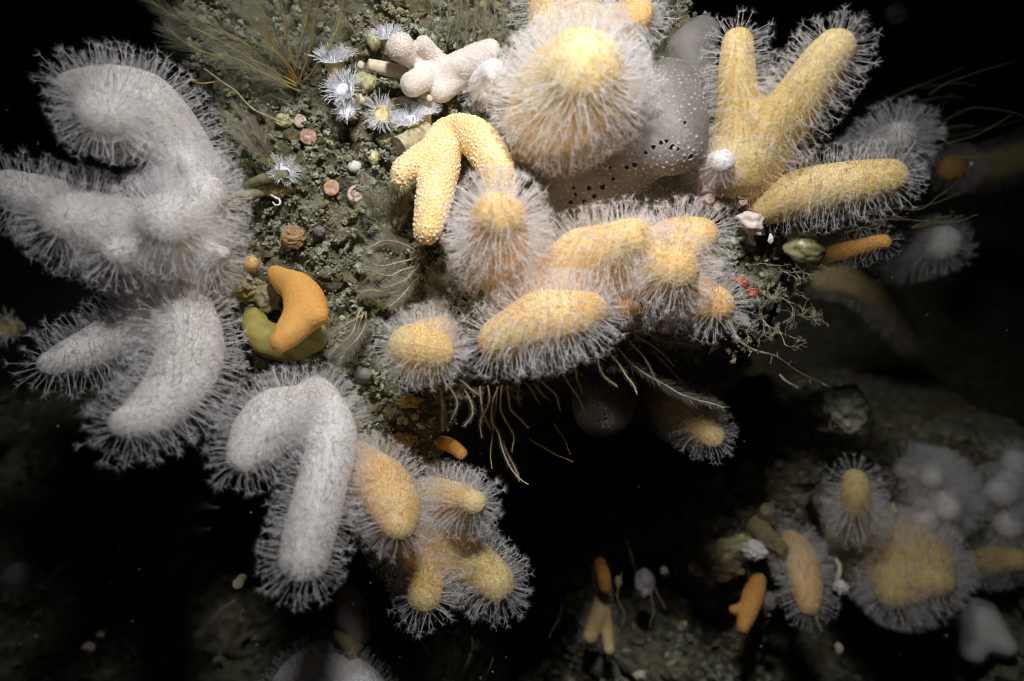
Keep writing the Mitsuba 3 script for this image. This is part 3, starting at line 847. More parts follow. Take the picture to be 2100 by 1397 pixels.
sponge('smooth grey sponge lobe behind the large one, beside the tall yellow fork',
       [[(1440, 70, .36, 36), (1415, 115, .352, 50), (1430, 170, .350, 44), (1445, 210, .348, 30)]], [], 'sponge_grey', dots=False, seed=2)
sponge('dim round grey sponge hanging in the dark under the ridge', [[(1245, 790, .412, 56), (1240, 815, .405, 66), (1236, 835, .402, 60)]],
       [(1240, 850), (1250, 868), (1222, 872), (1232, 860)], 'sponge_grey', seed=3, hole_r=.0008)
sponge('yellow green sponge under the bare orange coral', [[(522, 655, .347, 24), (527, 680, .344, 27), (548, 708, .343, 24), (600, 712, .341, 25), (640, 702, .344, 18)],
                                                             [(600, 690, .346, 34), (640, 680, .347, 26)]], [], 'sponge_yellow', dots=False, seed=4, lump=.12)
sponge('small slate grey sponge at the tip of the oblong yellow coral', [[(742, 775, .352, 16), (750, 768, .345, 14)]], [], 'sponge_grey', dots=False, seed=5)
sponge('dim grey tube sponge with a cut open end near the bottom edge', [[(715, 1225, .40, 24), (722, 1265, .39, 34), (735, 1300, .385, 26)]], [], 'sponge_grey', dots=False, seed=6)

# ------------------------------------------------------------------ sea anemones
def anemone(label, px, py, d, r_px, face, disc='anemone_white', n=46, seed=0):
    n = int(n * 3.4)
    r = np.random.default_rng(200 + seed)
    R0 = r_px * d / FPX
    c = P(px, py, d)
    ax3 = unit(unit(np.array(face, float)) + [0, -.45, 0])
    R = frames(ax3[None], np.zeros(1))[0]
    t = thing('sea_anemone', label, 'sea anemone')
    part(t, 'column', *lathe([(R0 * .46, -R0 * .9), (R0 * .38, -R0 * .5), (R0 * .46, -R0 * .14), (R0 * .58, 0)], c, R, 20, .1, seed), 'anemone_body')
    part(t, 'mouth_disc', *lathe([(R0 * .60, 0), (R0 * .44, R0 * .07), (R0 * .14, R0 * .03), (R0 * .07, R0 * .07), (R0 * .001, -R0 * .03)], c, R, 20, .08, seed + 1), disc)
    ring = r.integers(0, 3, n)
    a = np.arange(n) * 2 * np.pi / n + r.normal(0, .05, n)
    r0 = R0 * np.array([.34, .46, .56])[ring]
    out = np.array([.45, .75, 1.0])[ring] + r.normal(0, .12, n)
    up = np.array([1.15, .85, .5])[ring] + r.normal(0, .1, n)
    L = R0 * r.uniform(.34, .66, n)
    s = np.array([0, .35, .7, 1.0])
    rad = r0[:, None] + (L * out)[:, None] * s
    hh = R0 * .05 + (L * up)[:, None] * s * (1.25 - .45 * s) + r.normal(0, .04, (n, 4)) * R0 * s
    aa = a[:, None] + r.normal(0, .13, (n, 1)) * s
    pts = np.stack([rad * np.cos(aa), rad * np.sin(aa), hh], -1) @ R.T + c
    part(t, 'tentacles', *tubes(pts, R0 * np.array([.017, .016, .014, .007]), 4), 'anemone_white', stuff=True)
    return t


anemone('white sea anemone seen from the side above the cream coral knob', 795, 74, .335, 36, (-.1, -.35, .9), seed=1)
anemone('white sea anemone with an ochre column in front of the top hydroid', 684, 122, .332, 44, (.0, -.3, .95), seed=2, n=60)
anemone('brightest white sea anemone facing out, left of the yellow squirts', 705, 184, .332, 42, (-.25, -.9, .3), seed=3, n=60)
anemone('small white sea anemone directly below the brightest one', 712, 226, .332, 28, (0, -.95, .1), seed=4, n=36)
anemone('white sea anemone with a yellow mouth disc', 783, 234, .332, 38, (.1, -.95, -.1), 'anemone_disc', seed=5, n=52)
anemone('ragged white sea anemone standing on the tan tube', 842, 246, .330, 38, (-.2, -.5, .8), seed=6, n=56)
anemone('white sea anemone half hidden beside the ragged one, nearest the cream coral', 874, 226, .334, 30, (.2, -.5, .85), seed=7, n=40)
anemone('white tufted sea anemone on the silt at the end of the grey tube', 583, 352, .335, 34, (.7, -.6, .15), seed=8, n=52)
anemone('dim bluish sea anemone at the left edge in the dark', 14, 672, .45, 36, (.1, -.9, 0), 'anemone_disc', seed=9, n=36)


# ------------------------------------------------------------------ lumps, tubes, squirts, shells
def lump(name, label, cat, px, py, d, r, bsdf, amp=.18, seed=0, sub=3, group=None, freq=2.2, rot=0.0):
    t = numbered(name)
    if d is None:
        d = rock_depth(px, py) - 0.35 * min(np.atleast_1d(r)) * 0.35 / FPX
    s = d / FPX
    rr = np.array([r[0], min(r), r[1]] if np.ndim(r) else [r, r, r]) * s
    c_, s_ = math.cos(rot), math.sin(rot)
    put(t, *blob_mesh(P(px, py, d), rr, 4 if max(np.atleast_1d(r)) > 13 and sub == 3 else sub, amp, freq, seed, np.array([[c_, 0, s_], [0, 1, 0], [-s_, 0, c_]])), bsdf)
    labels[t] = {'label': label, 'category': cat}
    if group:
        labels[t]['group'] = group
    return t


def open_tube(name, label, cat, path, bsdf, inside=None, wall=.72, rough=.08, seed=0, group=None):
    """A hollow tube with a rounded open lip: path of (px, py, d, r px)."""
    t = thing(name, label, cat, group)
    c = chain_points(path, 5)
    end = c[-1, :3] - c[-2, :3]
    end = unit(end)
    back = np.linspace(0, 1, 5)[1:, None]
    inner = np.hstack([c[-1, :3] - end * back * c[-1, 3] * 2.2, np.full((4, 1), c[-1, 3] * wall * .9)])
    pts = np.vstack([c[:, :3], c[-1:, :3] + end * c[-1, 3] * .12, c[-1:, :3] + end * c[-1, 3] * .10])
    rad = np.concatenate([c[:, 3], [c[-1, 3] * .93], [c[-1, 3] * wall]])
    v, f = tubes(pts, rad, 18)
    v = v + vnormals(v, f) * ((meshkit.fbm(v * .8 / c[:, 3].mean() + seed, 3, seed) - .5) * 2 * rough * c[:, 3].mean())[:, None]
    part(t, 'tube', v, f, bsdf)
    v, f = tubes(np.vstack([pts[-1:], inner[:, :3]]), np.concatenate([[c[-1, 3] * wall], inner[:, 3]]), 18, cap=True)
    part(t, 'opening', v, f, inside or bsdf)
    return t


def rod(name, label, cat, path, bsdf, sides=10, rough=.15, seed=0, n=5, group=None):
    t = numbered(name)
    c = chain_points(path, n)
    v, f = tubes(c[:, :3], c[:, 3], sides, cap=True)
    v = v + vnormals(v, f) * ((meshkit.fbm(v * .7 / c[:, 3].mean() + seed, 3, seed) - .5) * 2 * rough * c[:, 3].mean())[:, None]
    put(t, v, f, bsdf)
    labels[t] = {'label': label, 'category': cat}
    if group:
        labels[t]['group'] = group
    return t


lump('yellow_sea_squirt', 'pear shaped yellow sea squirt left of the cream coral ball', 'sea squirt', 768, 82, None, (15, 20), 'squirt_yellow', seed=1)
lump('yellow_sea_squirt', 'lumpy pale yellow sea squirt above the yellow disc anemone', 'sea squirt', 748, 172, None, (26, 24), 'squirt_yellow', .3, seed=2)
lump('yellow_sea_squirt', 'flat pale yellow sea squirt between two white anemones', 'sea squirt', 742, 206, None, (20, 14), 'squirt_yellow', .25, seed=3)
lump('yellow_sea_squirt', 'olive yellow sea squirt right of the yellow disc anemone', 'sea squirt', 806, 214, None, (18, 14), 'squirt_yellow', .25, seed=4)
lump('yellow_sea_squirt', 'yellow sea squirt pair of knobs left of the tan tube', 'sea squirt', 790, 290, None, (17, 12), 'squirt_yellow', .4, seed=5)
lump('yellow_sea_squirt', 'small yellow sea squirt under the tan tube, nearest the beaded coral', 'sea squirt', 766, 322, None, (11, 16), 'squirt_yellow', .3, seed=6)
lump('yellow_sea_squirt', 'ribbed yellow sea squirt tucked below the beaded arm', 'sea squirt', 830, 388, None, (14, 20), 'squirt_yellow', .35, seed=7)
lump('yellow_sea_squirt', 'pale yellow sea squirt beside the pink disc, upper left of the turf', 'sea squirt', 582, 248, None, (17, 14), 'squirt_yellow', .35, seed=8)
lump('yellow_sea_squirt', 'yellow sea squirt under the white finger tip by the tiny orange bud', 'sea squirt', 474, 542, None, (13, 14), 'squirt_yellow', .3, seed=9)
lump('yellow_sea_squirt', 'long cream yellow sponge crumb on the lower turf', 'sponge', 718, 824, None, (22, 9), 'shell_cream', .4, seed=10, rot=-.6)
lump('yellow_sea_squirt', 'ochre knobbly crust low on the boss above the orange finger', 'sea squirt', 838, 824, None, (26, 12), 'stem_gold', .5, seed=11, freq=4)
lump('yellow_sea_squirt', 'ochre crust beside the closed orange finger', 'sea squirt', 826, 905, None, (28, 16), 'stem_gold', .5, seed=12, freq=4)
lump('yellow_sea_squirt', 'translucent yellow sea squirt at the right tip of the boss', 'sea squirt', 1650, 508, .345, (42, 30), 'squirt_yellow', .25, seed=13, rot=.3)
lump('cup_coral', 'brown orange furry cup coral on the middle of the turf', 'cup coral', 602, 486, None, (24, 24), 'cup_brown', .22, seed=14, freq=6)
lump('grey_sponge_crumb', 'little grey sponge ball right of the brown orange cup coral', 'sponge', 655, 474, None, (13, 11), 'sponge_grey', seed=15)
lump('sea_squirt', 'shiny white ball shaped sea squirt on the turf', 'sea squirt', 727, 342, None, (14, 12), 'shell_white', .06, seed=16)
lump('barnacle', 'small white shell crumb above the ragged anemone', 'shell', 829, 207, None, (14, 9), 'shell_white', .3, seed=17)
lump('red_crust', 'red crust patch at the edge of the white coral', 'crust', 478, 398, .345, (14, 6), 'red_crust', .4, seed=18)
lump('red_crust', 'dark red crust on the right end of the boss', 'crust', 1520, 578, .338, (18, 9), 'red_crust', .5, seed=19, rot=.5)
lump('red_crust', 'red crust patch lower on the right end of the boss', 'crust', 1546, 600, .338, (14, 10), 'red_crust', .5, seed=20)
lump('pebble', 'pinkish white smooth folded lump under the thick yellow finger', 'lump', 1540, 458, .336, (30, 22), 'pink_white', .4, seed=21, rot=.5)
lump('pebble', 'bright white crumb beside the pinkish lump', 'shell', 1580, 490, .334, (5, 9), 'shell_white', .4, seed=22)
lump('knob_rock', 'pale green crusted rock knob on top of the lower right ledge', 'rock', 1735, 838, .475, (40, 48), 'turf', .4, seed=23, sub=4, freq=3)
lump('yellow_lump', 'cream yellow sponge lump below the pale rock knob', 'sponge', 1692, 876, 0.537, (18, 9), 'shell_cream', .3, seed=24)
lump('yellow_lump', 'round cream yellow sponge lump, middle of three under the knob', 'sponge', 1722, 880, 0.534, (16, 10), 'shell_cream', .25, seed=25)
lump('yellow_lump', 'right hand cream yellow sponge lump under the knob', 'sponge', 1764, 880, 0.534, (11, 7), 'shell_cream', .25, seed=26)
lump('white_sponge', 'pale white sponge lump above the orange beaded branch', 'sponge', 1548, 1128, 0.509, (26, 20), 'shell_white', .3, seed=27, freq=5)
lump('white_sponge', 'yellowish knobbly sponge left of the pale white one', 'sponge', 1490, 1125, 0.523, (46, 22), 'squirt_yellow', .5, seed=28, freq=3, rot=-.3)
lump('white_sponge', 'brown grey lumpy sponge under the yellowish one', 'sponge', 1475, 1165, 0.523, (50, 24), 'squirt_brown', .5, seed=29, freq=3)
lump('white_sponge', 'small grey sponge ball right of the orange beaded branch', 'sponge', 1578, 1232, 0.516, (15, 18), 'sponge_grey', .3, seed=30)
lump('barnacle', 'pale worn shell stuck on the dark ledge', 'shell', 1322, 1196, 0.530, (20, 28), 'sponge_dot', .3, seed=31)
lump('barnacle', 'small ribbed barnacle left of the pale worn shell', 'barnacle', 1268, 1192, 0.530, (7, 11), 'shell_tan', .3, seed=32)
lump('barnacle', 'cream shell crumb at the bottom edge of the ledge', 'shell', 1312, 1384, 0.516, (12, 9), 'shell_cream', .4, seed=33)
lump('barnacle', 'white star shaped shell scrap between the ledge corals', 'shell', 1726, 1205, 0.502, (13, 12), 'shell_white', .7, seed=34, freq=4)
lump('orange_crumb', 'tiny orange sponge dot on the left of the ledge', 'sponge', 1404, 1280, 0.516, (6, 6), 'disc_orange', .2, seed=35, sub=2)
lump('cream_crumb', 'little cream sponge ball under the dark ledge', 'sponge', 1720, 1330, 0.516, (8, 11), 'shell_cream', .3, seed=36, sub=2)
lump('shell_fragment', 'curved cream shell fragment in the dark lower left', 'shell', 182, 1326, 0.544, (13, 9), 'shell_cream', .5, seed=37)
lump('shell_fragment', 'smaller cream shell fragment above the curved one', 'shell', 206, 1302, 0.558, (8, 6), 'shell_cream', .4, seed=38)

lump('white_sponge', 'bright white lump wedged between the two grey sponges', 'sponge', 1392, 143, .335, (22, 13), 'shell_white', .25, seed=50)
lump('white_sponge', 'dim grey sponge lump alone in the dark at the upper right', 'sponge', 1838, 28, 0.656, (21, 19), 'sponge_grey', .3, seed=51)
lump('shell_fragment', 'small cream shell scrap beyond the thick yellow finger', 'shell', 1930, 270, 0.516, (9, 7), 'shell_cream', .5, seed=52)
lump('olive_crust', 'olive lumpy sponge crust left of the yellow green sponge', 'sponge', 500, 592, None, (40, 26), 'sponge_yellow', .45, seed=53, freq=3)
lump('olive_crust', 'dull olive sponge crust under the little orange bud', 'sponge', 548, 612, None, (24, 30), 'squirt_brown', .45, seed=54, freq=3)
open_tube('ring_squirt', 'pink orange round sea squirt with a ribbed flat top', 'sea squirt', [(634, 285, rock_depth(632, 281) + .001, 16), (632, 281, rock_depth(632, 281) - .0032, 17)], 'disc_orange', 'disc_pink', .72, .3, 3)
open_tube('ring_squirt', 'faint pinkish round sea squirt above the ribbed flat one', 'sea squirt', [(617, 251, rock_depth(616, 248) + .001, 12), (616, 248, rock_depth(616, 248) - .0032, 13)], 'disc_pink', 'disc_pink', .6, .3, 4)
open_tube('ring_squirt', 'orange rimmed cup sea squirt in the middle of the turf', 'sea squirt', [(682, 389, rock_depth(680, 385) + .001, 14), (680, 385, rock_depth(680, 385) - .0032, 16)], 'disc_orange', None, .68, .3, 5)
open_tube('ring_squirt', 'pink tube sea squirt beside the slim hydroid', 'sea squirt', [(734, 405, rock_depth(730, 396) + .001, 18), (730, 396, rock_depth(730, 396) - .0032, 19)], 'disc_pink', None, .6, .3, 6)
open_tube('ring_squirt', 'small dark mouthed sea squirt left of the yellow sponge', 'sea squirt', [(468, 625, rock_depth(467, 621) + .001, 9), (467, 621, rock_depth(467, 621) - .0032, 9)], 'squirt_pink', None, .66, .3, 7)
open_tube('ring_squirt', 'tiny red brown cup on the turf under the yellow sponge', 'sea squirt', [(623, 771, rock_depth(622, 768) + .001, 8), (622, 768, rock_depth(622, 768) - .0032, 8)], 'disc_orange', None, .66, .3, 8)
open_tube('worm_tube', 'stubby tan tube with a cut end below the ragged anemone', 'worm tube', [(880, 268, .337, 18), (850, 282, .332, 21), (820, 300, .328, 22)], 'shell_tan', 'shell_tan', .5, .3, 9)
open_tube('worm_tube', 'pale cream tube left of the cream coral', 'worm tube', [(838, 152, .344, 13), (795, 142, .337, 14), (756, 133, .333, 12)], 'shell_cream', 'shell_cream', .4, .1, 10)
open_tube('worm_tube', 'short cream peg shaped tube under the cream coral', 'worm tube', [(850, 184, .342, 7), (882, 202, .330, 6)], 'shell_cream', 'shell_cream', .5, .1, 11)
for k, (path, lab) in enumerate([
        ([(1440, 392, .345, 11), (1452, 381, .334, 12)], 'pink sea squirt, uppermost of the small clump beside the grey sponge'),
        ([(1455, 400, .345, 13), (1478, 391, .332, 13)], 'pink sea squirt pointing right in the middle of the clump'),
        ([(1440, 415, .343, 12), (1456, 408, .332, 11)], 'pink sea squirt facing out at the left of the clump'),
        ([(1458, 428, .345, 10), (1472, 421, .334, 10)], 'lowest pink sea squirt of the clump by the grey sponge'),
        ([(1512, 402, .342, 14), (1523, 396, .332, 13)], 'olive pink sea squirt at the foot of the thick yellow finger'),
        ([(1516, 418, .342, 8), (1524, 413, .333, 8)], 'small pale sea squirt under the olive pink one')]):
    open_tube('clump_squirt', lab, 'sea squirt', path, 'squirt_pink' if k != 4 else 'squirt_brown', None, .38, .1, 20 + k)
lump('sea_squirt', 'brown olive sea squirt body between the pink clump and the yellow finger', 'sea squirt', 1500, 402, .346, (26, 30), 'squirt_brown', .2, seed=40)
lump('sea_squirt', 'cream ball by the mouth of the pale cream tube', 'sea squirt', 740, 134, .336, (7, 9), 'shell_cream', .1, seed=41, sub=2)
open_tube('ledge_squirt', 'grey tube sea squirt with a dark round mouth on the ledge', 'sea squirt', [(1560, 1070, 0.530, 18), (1574, 1045, 0.509, 14)], 'squirt_brown', None, .75, .12, 30)
open_tube('ledge_squirt', 'glassy brown tube sea squirt with a square cut end', 'sea squirt', [(1550, 1075, 0.523, 22), (1580, 1105, 0.505, 18), (1604, 1124, .482, 14)], 'squirt_brown', 'squirt_brown', .8, .12, 31)
open_tube('ledge_squirt', 'ring shaped tube end beside the pale worn shell', 'sea squirt', [(1366, 1176, 0.537, 8), (1362, 1170, 0.523, 8)], 'shell_tan', None, 0.740, .1, 32)
open_tube('ledge_squirt', 'yellow tube mouth beside the white club in the dark', 'sea squirt', [(497, 1186, .42, 9), (488, 1197, .405, 11)], 'squirt_yellow', None, .38, .1, 33)
rod('silt_tube', 'silt covered tube lying below the white tufted anemone', 'worm tube', [(432, 434, .335, 6), (470, 421, .334, 10), (510, 402, .336, 11), (545, 394, .342, 8)], 'silt_tube', rough=.4, seed=1)
rod('silt_tube', 'silt covered tube ending under the white tufted anemone', 'worm tube', [(500, 388, .342, 8), (540, 366, .334, 11), (590, 358, .333, 10)], 'silt_tube', rough=.4, seed=2)
lump('silt_flap', 'brown fan shaped flap below the silt tubes', 'sponge', 562, 386, .342, (34, 20), 'squirt_brown', .35, seed=42, rot=.2)
rod('white_worm', 'thin white worm tube bent into a hook under the silt tubes', 'worm tube', [(556, 400, .333, 2.2), (564, 405, .332, 2.5), (573, 410, .332, 2.6), (574, 418, .332, 2.4), (566, 421, .332, 2.2), (559, 415, .333, 1.6)], 'shell_white', 6, .1, 3)
rod('shell_sliver', 'pale sliver standing between the ledge corals', 'shell', [(1713, 1145, 0.509, 4), (1722, 1165, 0.506, 5), (1716, 1195, 0.505, 4)], 'shell_cream', 8, .2, 4)
rod('shell_sliver', 'yellow sliver right of the upright oval coral', 'shell', [(1830, 1034, 0.530, 5), (1836, 1052, 0.523, 5)], 'squirt_yellow', 8, .2, 5)
rod('grey_tube', 'short grey horn with a glossy cut end at the bottom', 'worm tube', [(690, 1300, .385, 10), (712, 1318, .378, 15), (732, 1338, .372, 17)], 'squirt_brown', 14, .12, 6)

MARKS = [(632, 281, 'ribbed pink disc'), (727, 342, 'shiny white ball squirt'), (680, 386, 'orange rimmed cup'), (730, 396, 'pink tube squirt'), (602, 486, 'furry brown cup coral'),
         (655, 474, 'little grey sponge ball'), (615, 640, 'bare orange coral'), (583, 352, 'white tufted anemone'), (766, 322, 'smallest yellow squirt'), (612, 187, 'root of the hydroid fan'),
         (850, 282, 'stubby tan tube'), (820, 560, 'drooping hydroid tuft'), (700, 690, 'pale hydroid tuft'), (742, 775, 'small slate sponge'), (718, 824, 'long cream crumb'),
         (790, 425, 'feather shaped hydroid'), (900, 130, 'cream knobbed coral'), (517, 545, 'tiny orange bud'), (582, 248, 'upper left yellow squirt'), (1590, 560, 'bryozoan bushes'), (826, 905, 'ochre crust'),
         (1290, 632, 'tiny orange ball'), (960, 620, 'round furry coral ball'), (540, 700, 'yellow green sponge'), (1000, 20, 'fine hydroid veil'), (470, 440, 'silt covered tubes')]
# many small lumps strewn on the turf, each a thing
r = np.random.default_rng(77)
bq = pixel_of(bV)
ok = np.nonzero((bd > .006) & (bV[:, 1] < .03) & (bn[:, 1] < -.2) & (bq[:, 1] > 0))[0]
for k in range(46):
    i = ok[r.integers(len(ok))]
    kind = k % 4
    s = r.uniform(.0010, .0024)
    key = numbered(('olive_sponge_crumb', 'pale_shell_crumb', 'brown_sponge_crumb', 'olive_sponge_crumb')[kind])
    put(key, *blob_mesh(bV[i] + bn[i] * s * .8, s * r.uniform(.5, 1.5, 3), 3, .55, 1.6, 300 + k), ('squirt_yellow', 'shell_tan', 'squirt_brown', 'squirt_yellow')[kind])
    lab = ('little olive yellow sponge crumb on the silty turf', 'little pale shell crumb on the silty turf', 'little brown sponge crumb on the silty turf', 'little olive yellow sponge crumb on the silty turf')[kind]
    cx, cy = pixel_of(bV[i:i + 1])[0, :2]
    mark = min(MARKS, key=lambda m: (m[0] - cx) ** 2 + (m[1] - cy) ** 2)
    dx, dy = cx - mark[0], cy - mark[1]
    side = ('right of' if dx > 0 else 'left of') if abs(dx) > abs(dy) else ('below' if dy > 0 else 'above')
    how = ('close' if math.hypot(dx, dy) < 45 else 'far')
    labels[key] = {'label': f'{lab.split(" on ")[0]} {how} {side} the {mark[2]}', 'category': ('sponge', 'shell', 'sponge', 'sponge')[kind], 'group': lab.replace('little', 'small').replace('crumb', 'crumbs')}

for lab in {labels[k]['label'] for k in labels if 'crumb' in labels[k].get('label', '')}:
    same = [k for k in labels if labels[k].get('label') == lab and labels[k].get('group')]
    if len(same) > 1:
        xs = {k: np.mean(meshkit.WRITTEN[scene[k]['filename']][0][:, 0]) for k in same}
        words_ = ('leftmost', 'second from left', 'third from left', 'fourth from left', 'fifth from left', 'sixth from left')
        for i, k in enumerate(sorted(same, key=xs.get)):
            labels[k]['label'] = f'{lab}, {words_[min(i, 5)]}'

# ------------------------------------------------------------------ hydroids: stems with fine side hairs
def plume(pts, hair_len, n, angle, seed, spread=1.0, start=.12, hair_r=.00007, axis=None):
    """Fine side hairs along a stem (m, 3): two ragged rows plus strays."""
    r = np.random.default_rng(seed)
    s = r.uniform(start, 1, n)
    i = np.minimum((s * (len(pts) - 1)).astype(int), len(pts) - 2)
    t0 = (s * (len(pts) - 1) - i)[:, None]
    base = pts[i] * (1 - t0) + pts[i + 1] * t0
    tan = unit(pts[i + 1] - pts[i])
    side0 = unit(np.cross(tan, np.array([0, 1.0, 0]) if axis is None else axis))
    other = np.cross(side0, tan)
    ph = np.where(r.random(n) < .5, 0, np.pi) + r.normal(0, .65 * spread, n)
    side = side0 * np.cos(ph)[:, None] + other * np.sin(ph)[:, None]
    an = angle + r.normal(0, .14, n)
    d = unit(tan * np.cos(an)[:, None] + side * np.sin(an)[:, None])
    L = hair_len * np.sin(np.pi * np.clip(.12 + .80 * s, 0, 1)) ** .6 * r.uniform(.6, 1.15, n)
    u = np.array([0, .5, 1.0])
    p = base[:, None] + d[:, None] * (L[:, None] * u)[..., None] + tan[:, None] * (.12 * L[:, None] * u ** 2)[..., None] + r.normal(0, .00025, (n, 3, 3)) * u[:, None]
    return tubes(p, hair_r * np.array([1.1, .9, .5]), 3)


def strand(holder, name, path, r_px, bsdf, sides=5, n=22, wob=.0):
    c = curve([P(*q) for q in path], n)
    if wob:
        c = c + (meshkit.fbm(c[:, :, None] * 0 + c[:, None, :] * 60 + np.arange(3)[None, :, None] * 5, 2, int(abs(path[0][0]))) - .5) * wob
    taper = np.linspace(1.15, .55, n) * r_px * path[0][2] / FPX
    part(holder, name, *tubes(c, taper, sides, cap=True), bsdf)
    return c


def hydroid(label, stems, stem_r, bsdf, hair_px, per, plume_bsdf, seed, angle=.75, group=None, name='hydroid', hair_r=.000045, start=.12, spread=1.0, cat='hydroid'):
    t = thing(name, label, cat, group)
    fl = []
    for k, path in enumerate(stems):
        c = strand(t, 'stem', path, stem_r, bsdf, wob=.005)
        if per:
            fl.append(plume(c, hair_px * path[0][2] / FPX, per, angle, seed * 50 + k, hair_r=hair_r, start=start, spread=spread))
    if fl:
        part(t, 'plume', *join(*fl), plume_bsdf, stuff=True, flat=True)
    return t


hydroid('large feathery olive hydroid fan with golden stems at the top edge',
        [[(612, 187, .345), (545, 157, .335), (455, 112, .325)], [(606, 175, .345), (500, 110, .332), (440, 78, .326), (385, 52, .322), (310, 2, .32)],
         [(604, 170, .345), (490, 84, .33), (420, 45, .324), (380, 25, .32)], [(606, 168, .345), (540, 62, .328), (470, -15, .315)],
         [(608, 165, .345), (560, 78, .325), (528, -5, .31)], [(612, 165, .345), (612, 100, .33), (630, 35, .32), (638, -25, .31)],
         [(618, 165, .345), (642, 80, .33), (652, 0, .32), (655, -40, .31)], [(622, 170, .345), (670, 100, .332), (700, 20, .322), (712, -30, .31)],
         [(604, 172, .345), (570, 110, .33), (505, 30, .318), (490, -20, .31)], [(606, 180, .345), (520, 140, .335), (400, 100, .325), (345, 60, .32)],
         [(612, 165, .345), (590, 90, .33), (582, 30, .32), (565, -20, .31)]],
        1.7, 'stem_gold', 55, 420, 'plume', 1, angle=.5, hair_r=.000025)
hydroid('slim hydroid spray with pale stems leaning left over the turf',
        [[(560, 338, .340), (530, 290, .332), (478, 212, .322)], [(556, 338, .340), (505, 275, .330), (440, 232, .325)], [(562, 336, .340), (545, 290, .33), (520, 250, .324)],
         [(558, 338, .340), (515, 300, .33), (475, 268, .326)]], 1.5, 'stem_gold', 26, 420, 'plume_pale', 2, angle=.45)
hydroid('bare golden hydroid stem arching at the left of the fan', [[(442, 172, .335), (405, 169, .33), (365, 151, .325)]], 1.8, 'stem_gold', 0, 0, 'plume', 3)
hydroid('long pale hydroid stem slanting down to the turf', [[(575, 252, .342), (522, 222, .334), (470, 177, .328), (415, 140, .32)]], 1.8, 'stem_pale', 7, 90, 'plume_pale', 4)
hydroid('feather shaped hydroid standing left of the beaded coral',
        [[(812, 478, .345), (778, 425, .332), (745, 362, .322)], [(806, 470, .345), (800, 425, .333), (812, 385, .326)], [(800, 480, .345), (765, 440, .334), (752, 408, .328)],
         [(808, 480, .345), (822, 430, .335), (832, 400, .33)]], 1.7, 'stem_gold', 34, 420, 'plume', 5, angle=.6)
hydroid('drooping tangled hydroid tuft with pale curved tips in the middle of the turf',
        [[(850, 520, .345), (800, 495, .330), (752, 515, .322)], [(850, 535, .345), (790, 545, .33), (745, 530, .322)], [(855, 550, .345), (800, 570, .33), (745, 545, .323)],
         [(850, 560, .345), (810, 600, .33), (760, 598, .324), (740, 605, .322)], [(860, 565, .345), (830, 600, .332), (798, 630, .326)], [(870, 570, .345), (880, 605, .335), (885, 632, .33)],
         [(845, 515, .345), (815, 500, .332), (790, 478, .326)], [(870, 545, .345), (900, 570, .335), (930, 560, .332)], [(860, 540, .345), (835, 575, .331), (790, 590, .325)]],
        1.7, 'stem_pale', 22, 420, 'plume_pale', 6, angle=.8)
hydroid('small pale hydroid tuft right of the bare orange coral',
        [[(752, 640, .345), (738, 690, .334), (712, 720, .328)], [(742, 640, .345), (715, 690, .333), (670, 735, .325)], [(745, 640, .345), (722, 700, .333), (692, 738, .326)],
         [(748, 645, .345), (700, 670, .335), (672, 690, .33)]], 1.6, 'stem_pale', 24, 420, 'plume_pale', 7, angle=.6)
hydroid('veil of fine straight hydroid stems at the top edge left of the dome', [[(880 + 14 * k, 96 + 5 * (k % 3), .347), (884 + 14 * k + (k % 4) * 4, 40, .338), (890 + 14 * k, -30, .33)] for k in range(11)],
        1.0, 'stem_dim', 20, 110, 'plume', 8, angle=.5)
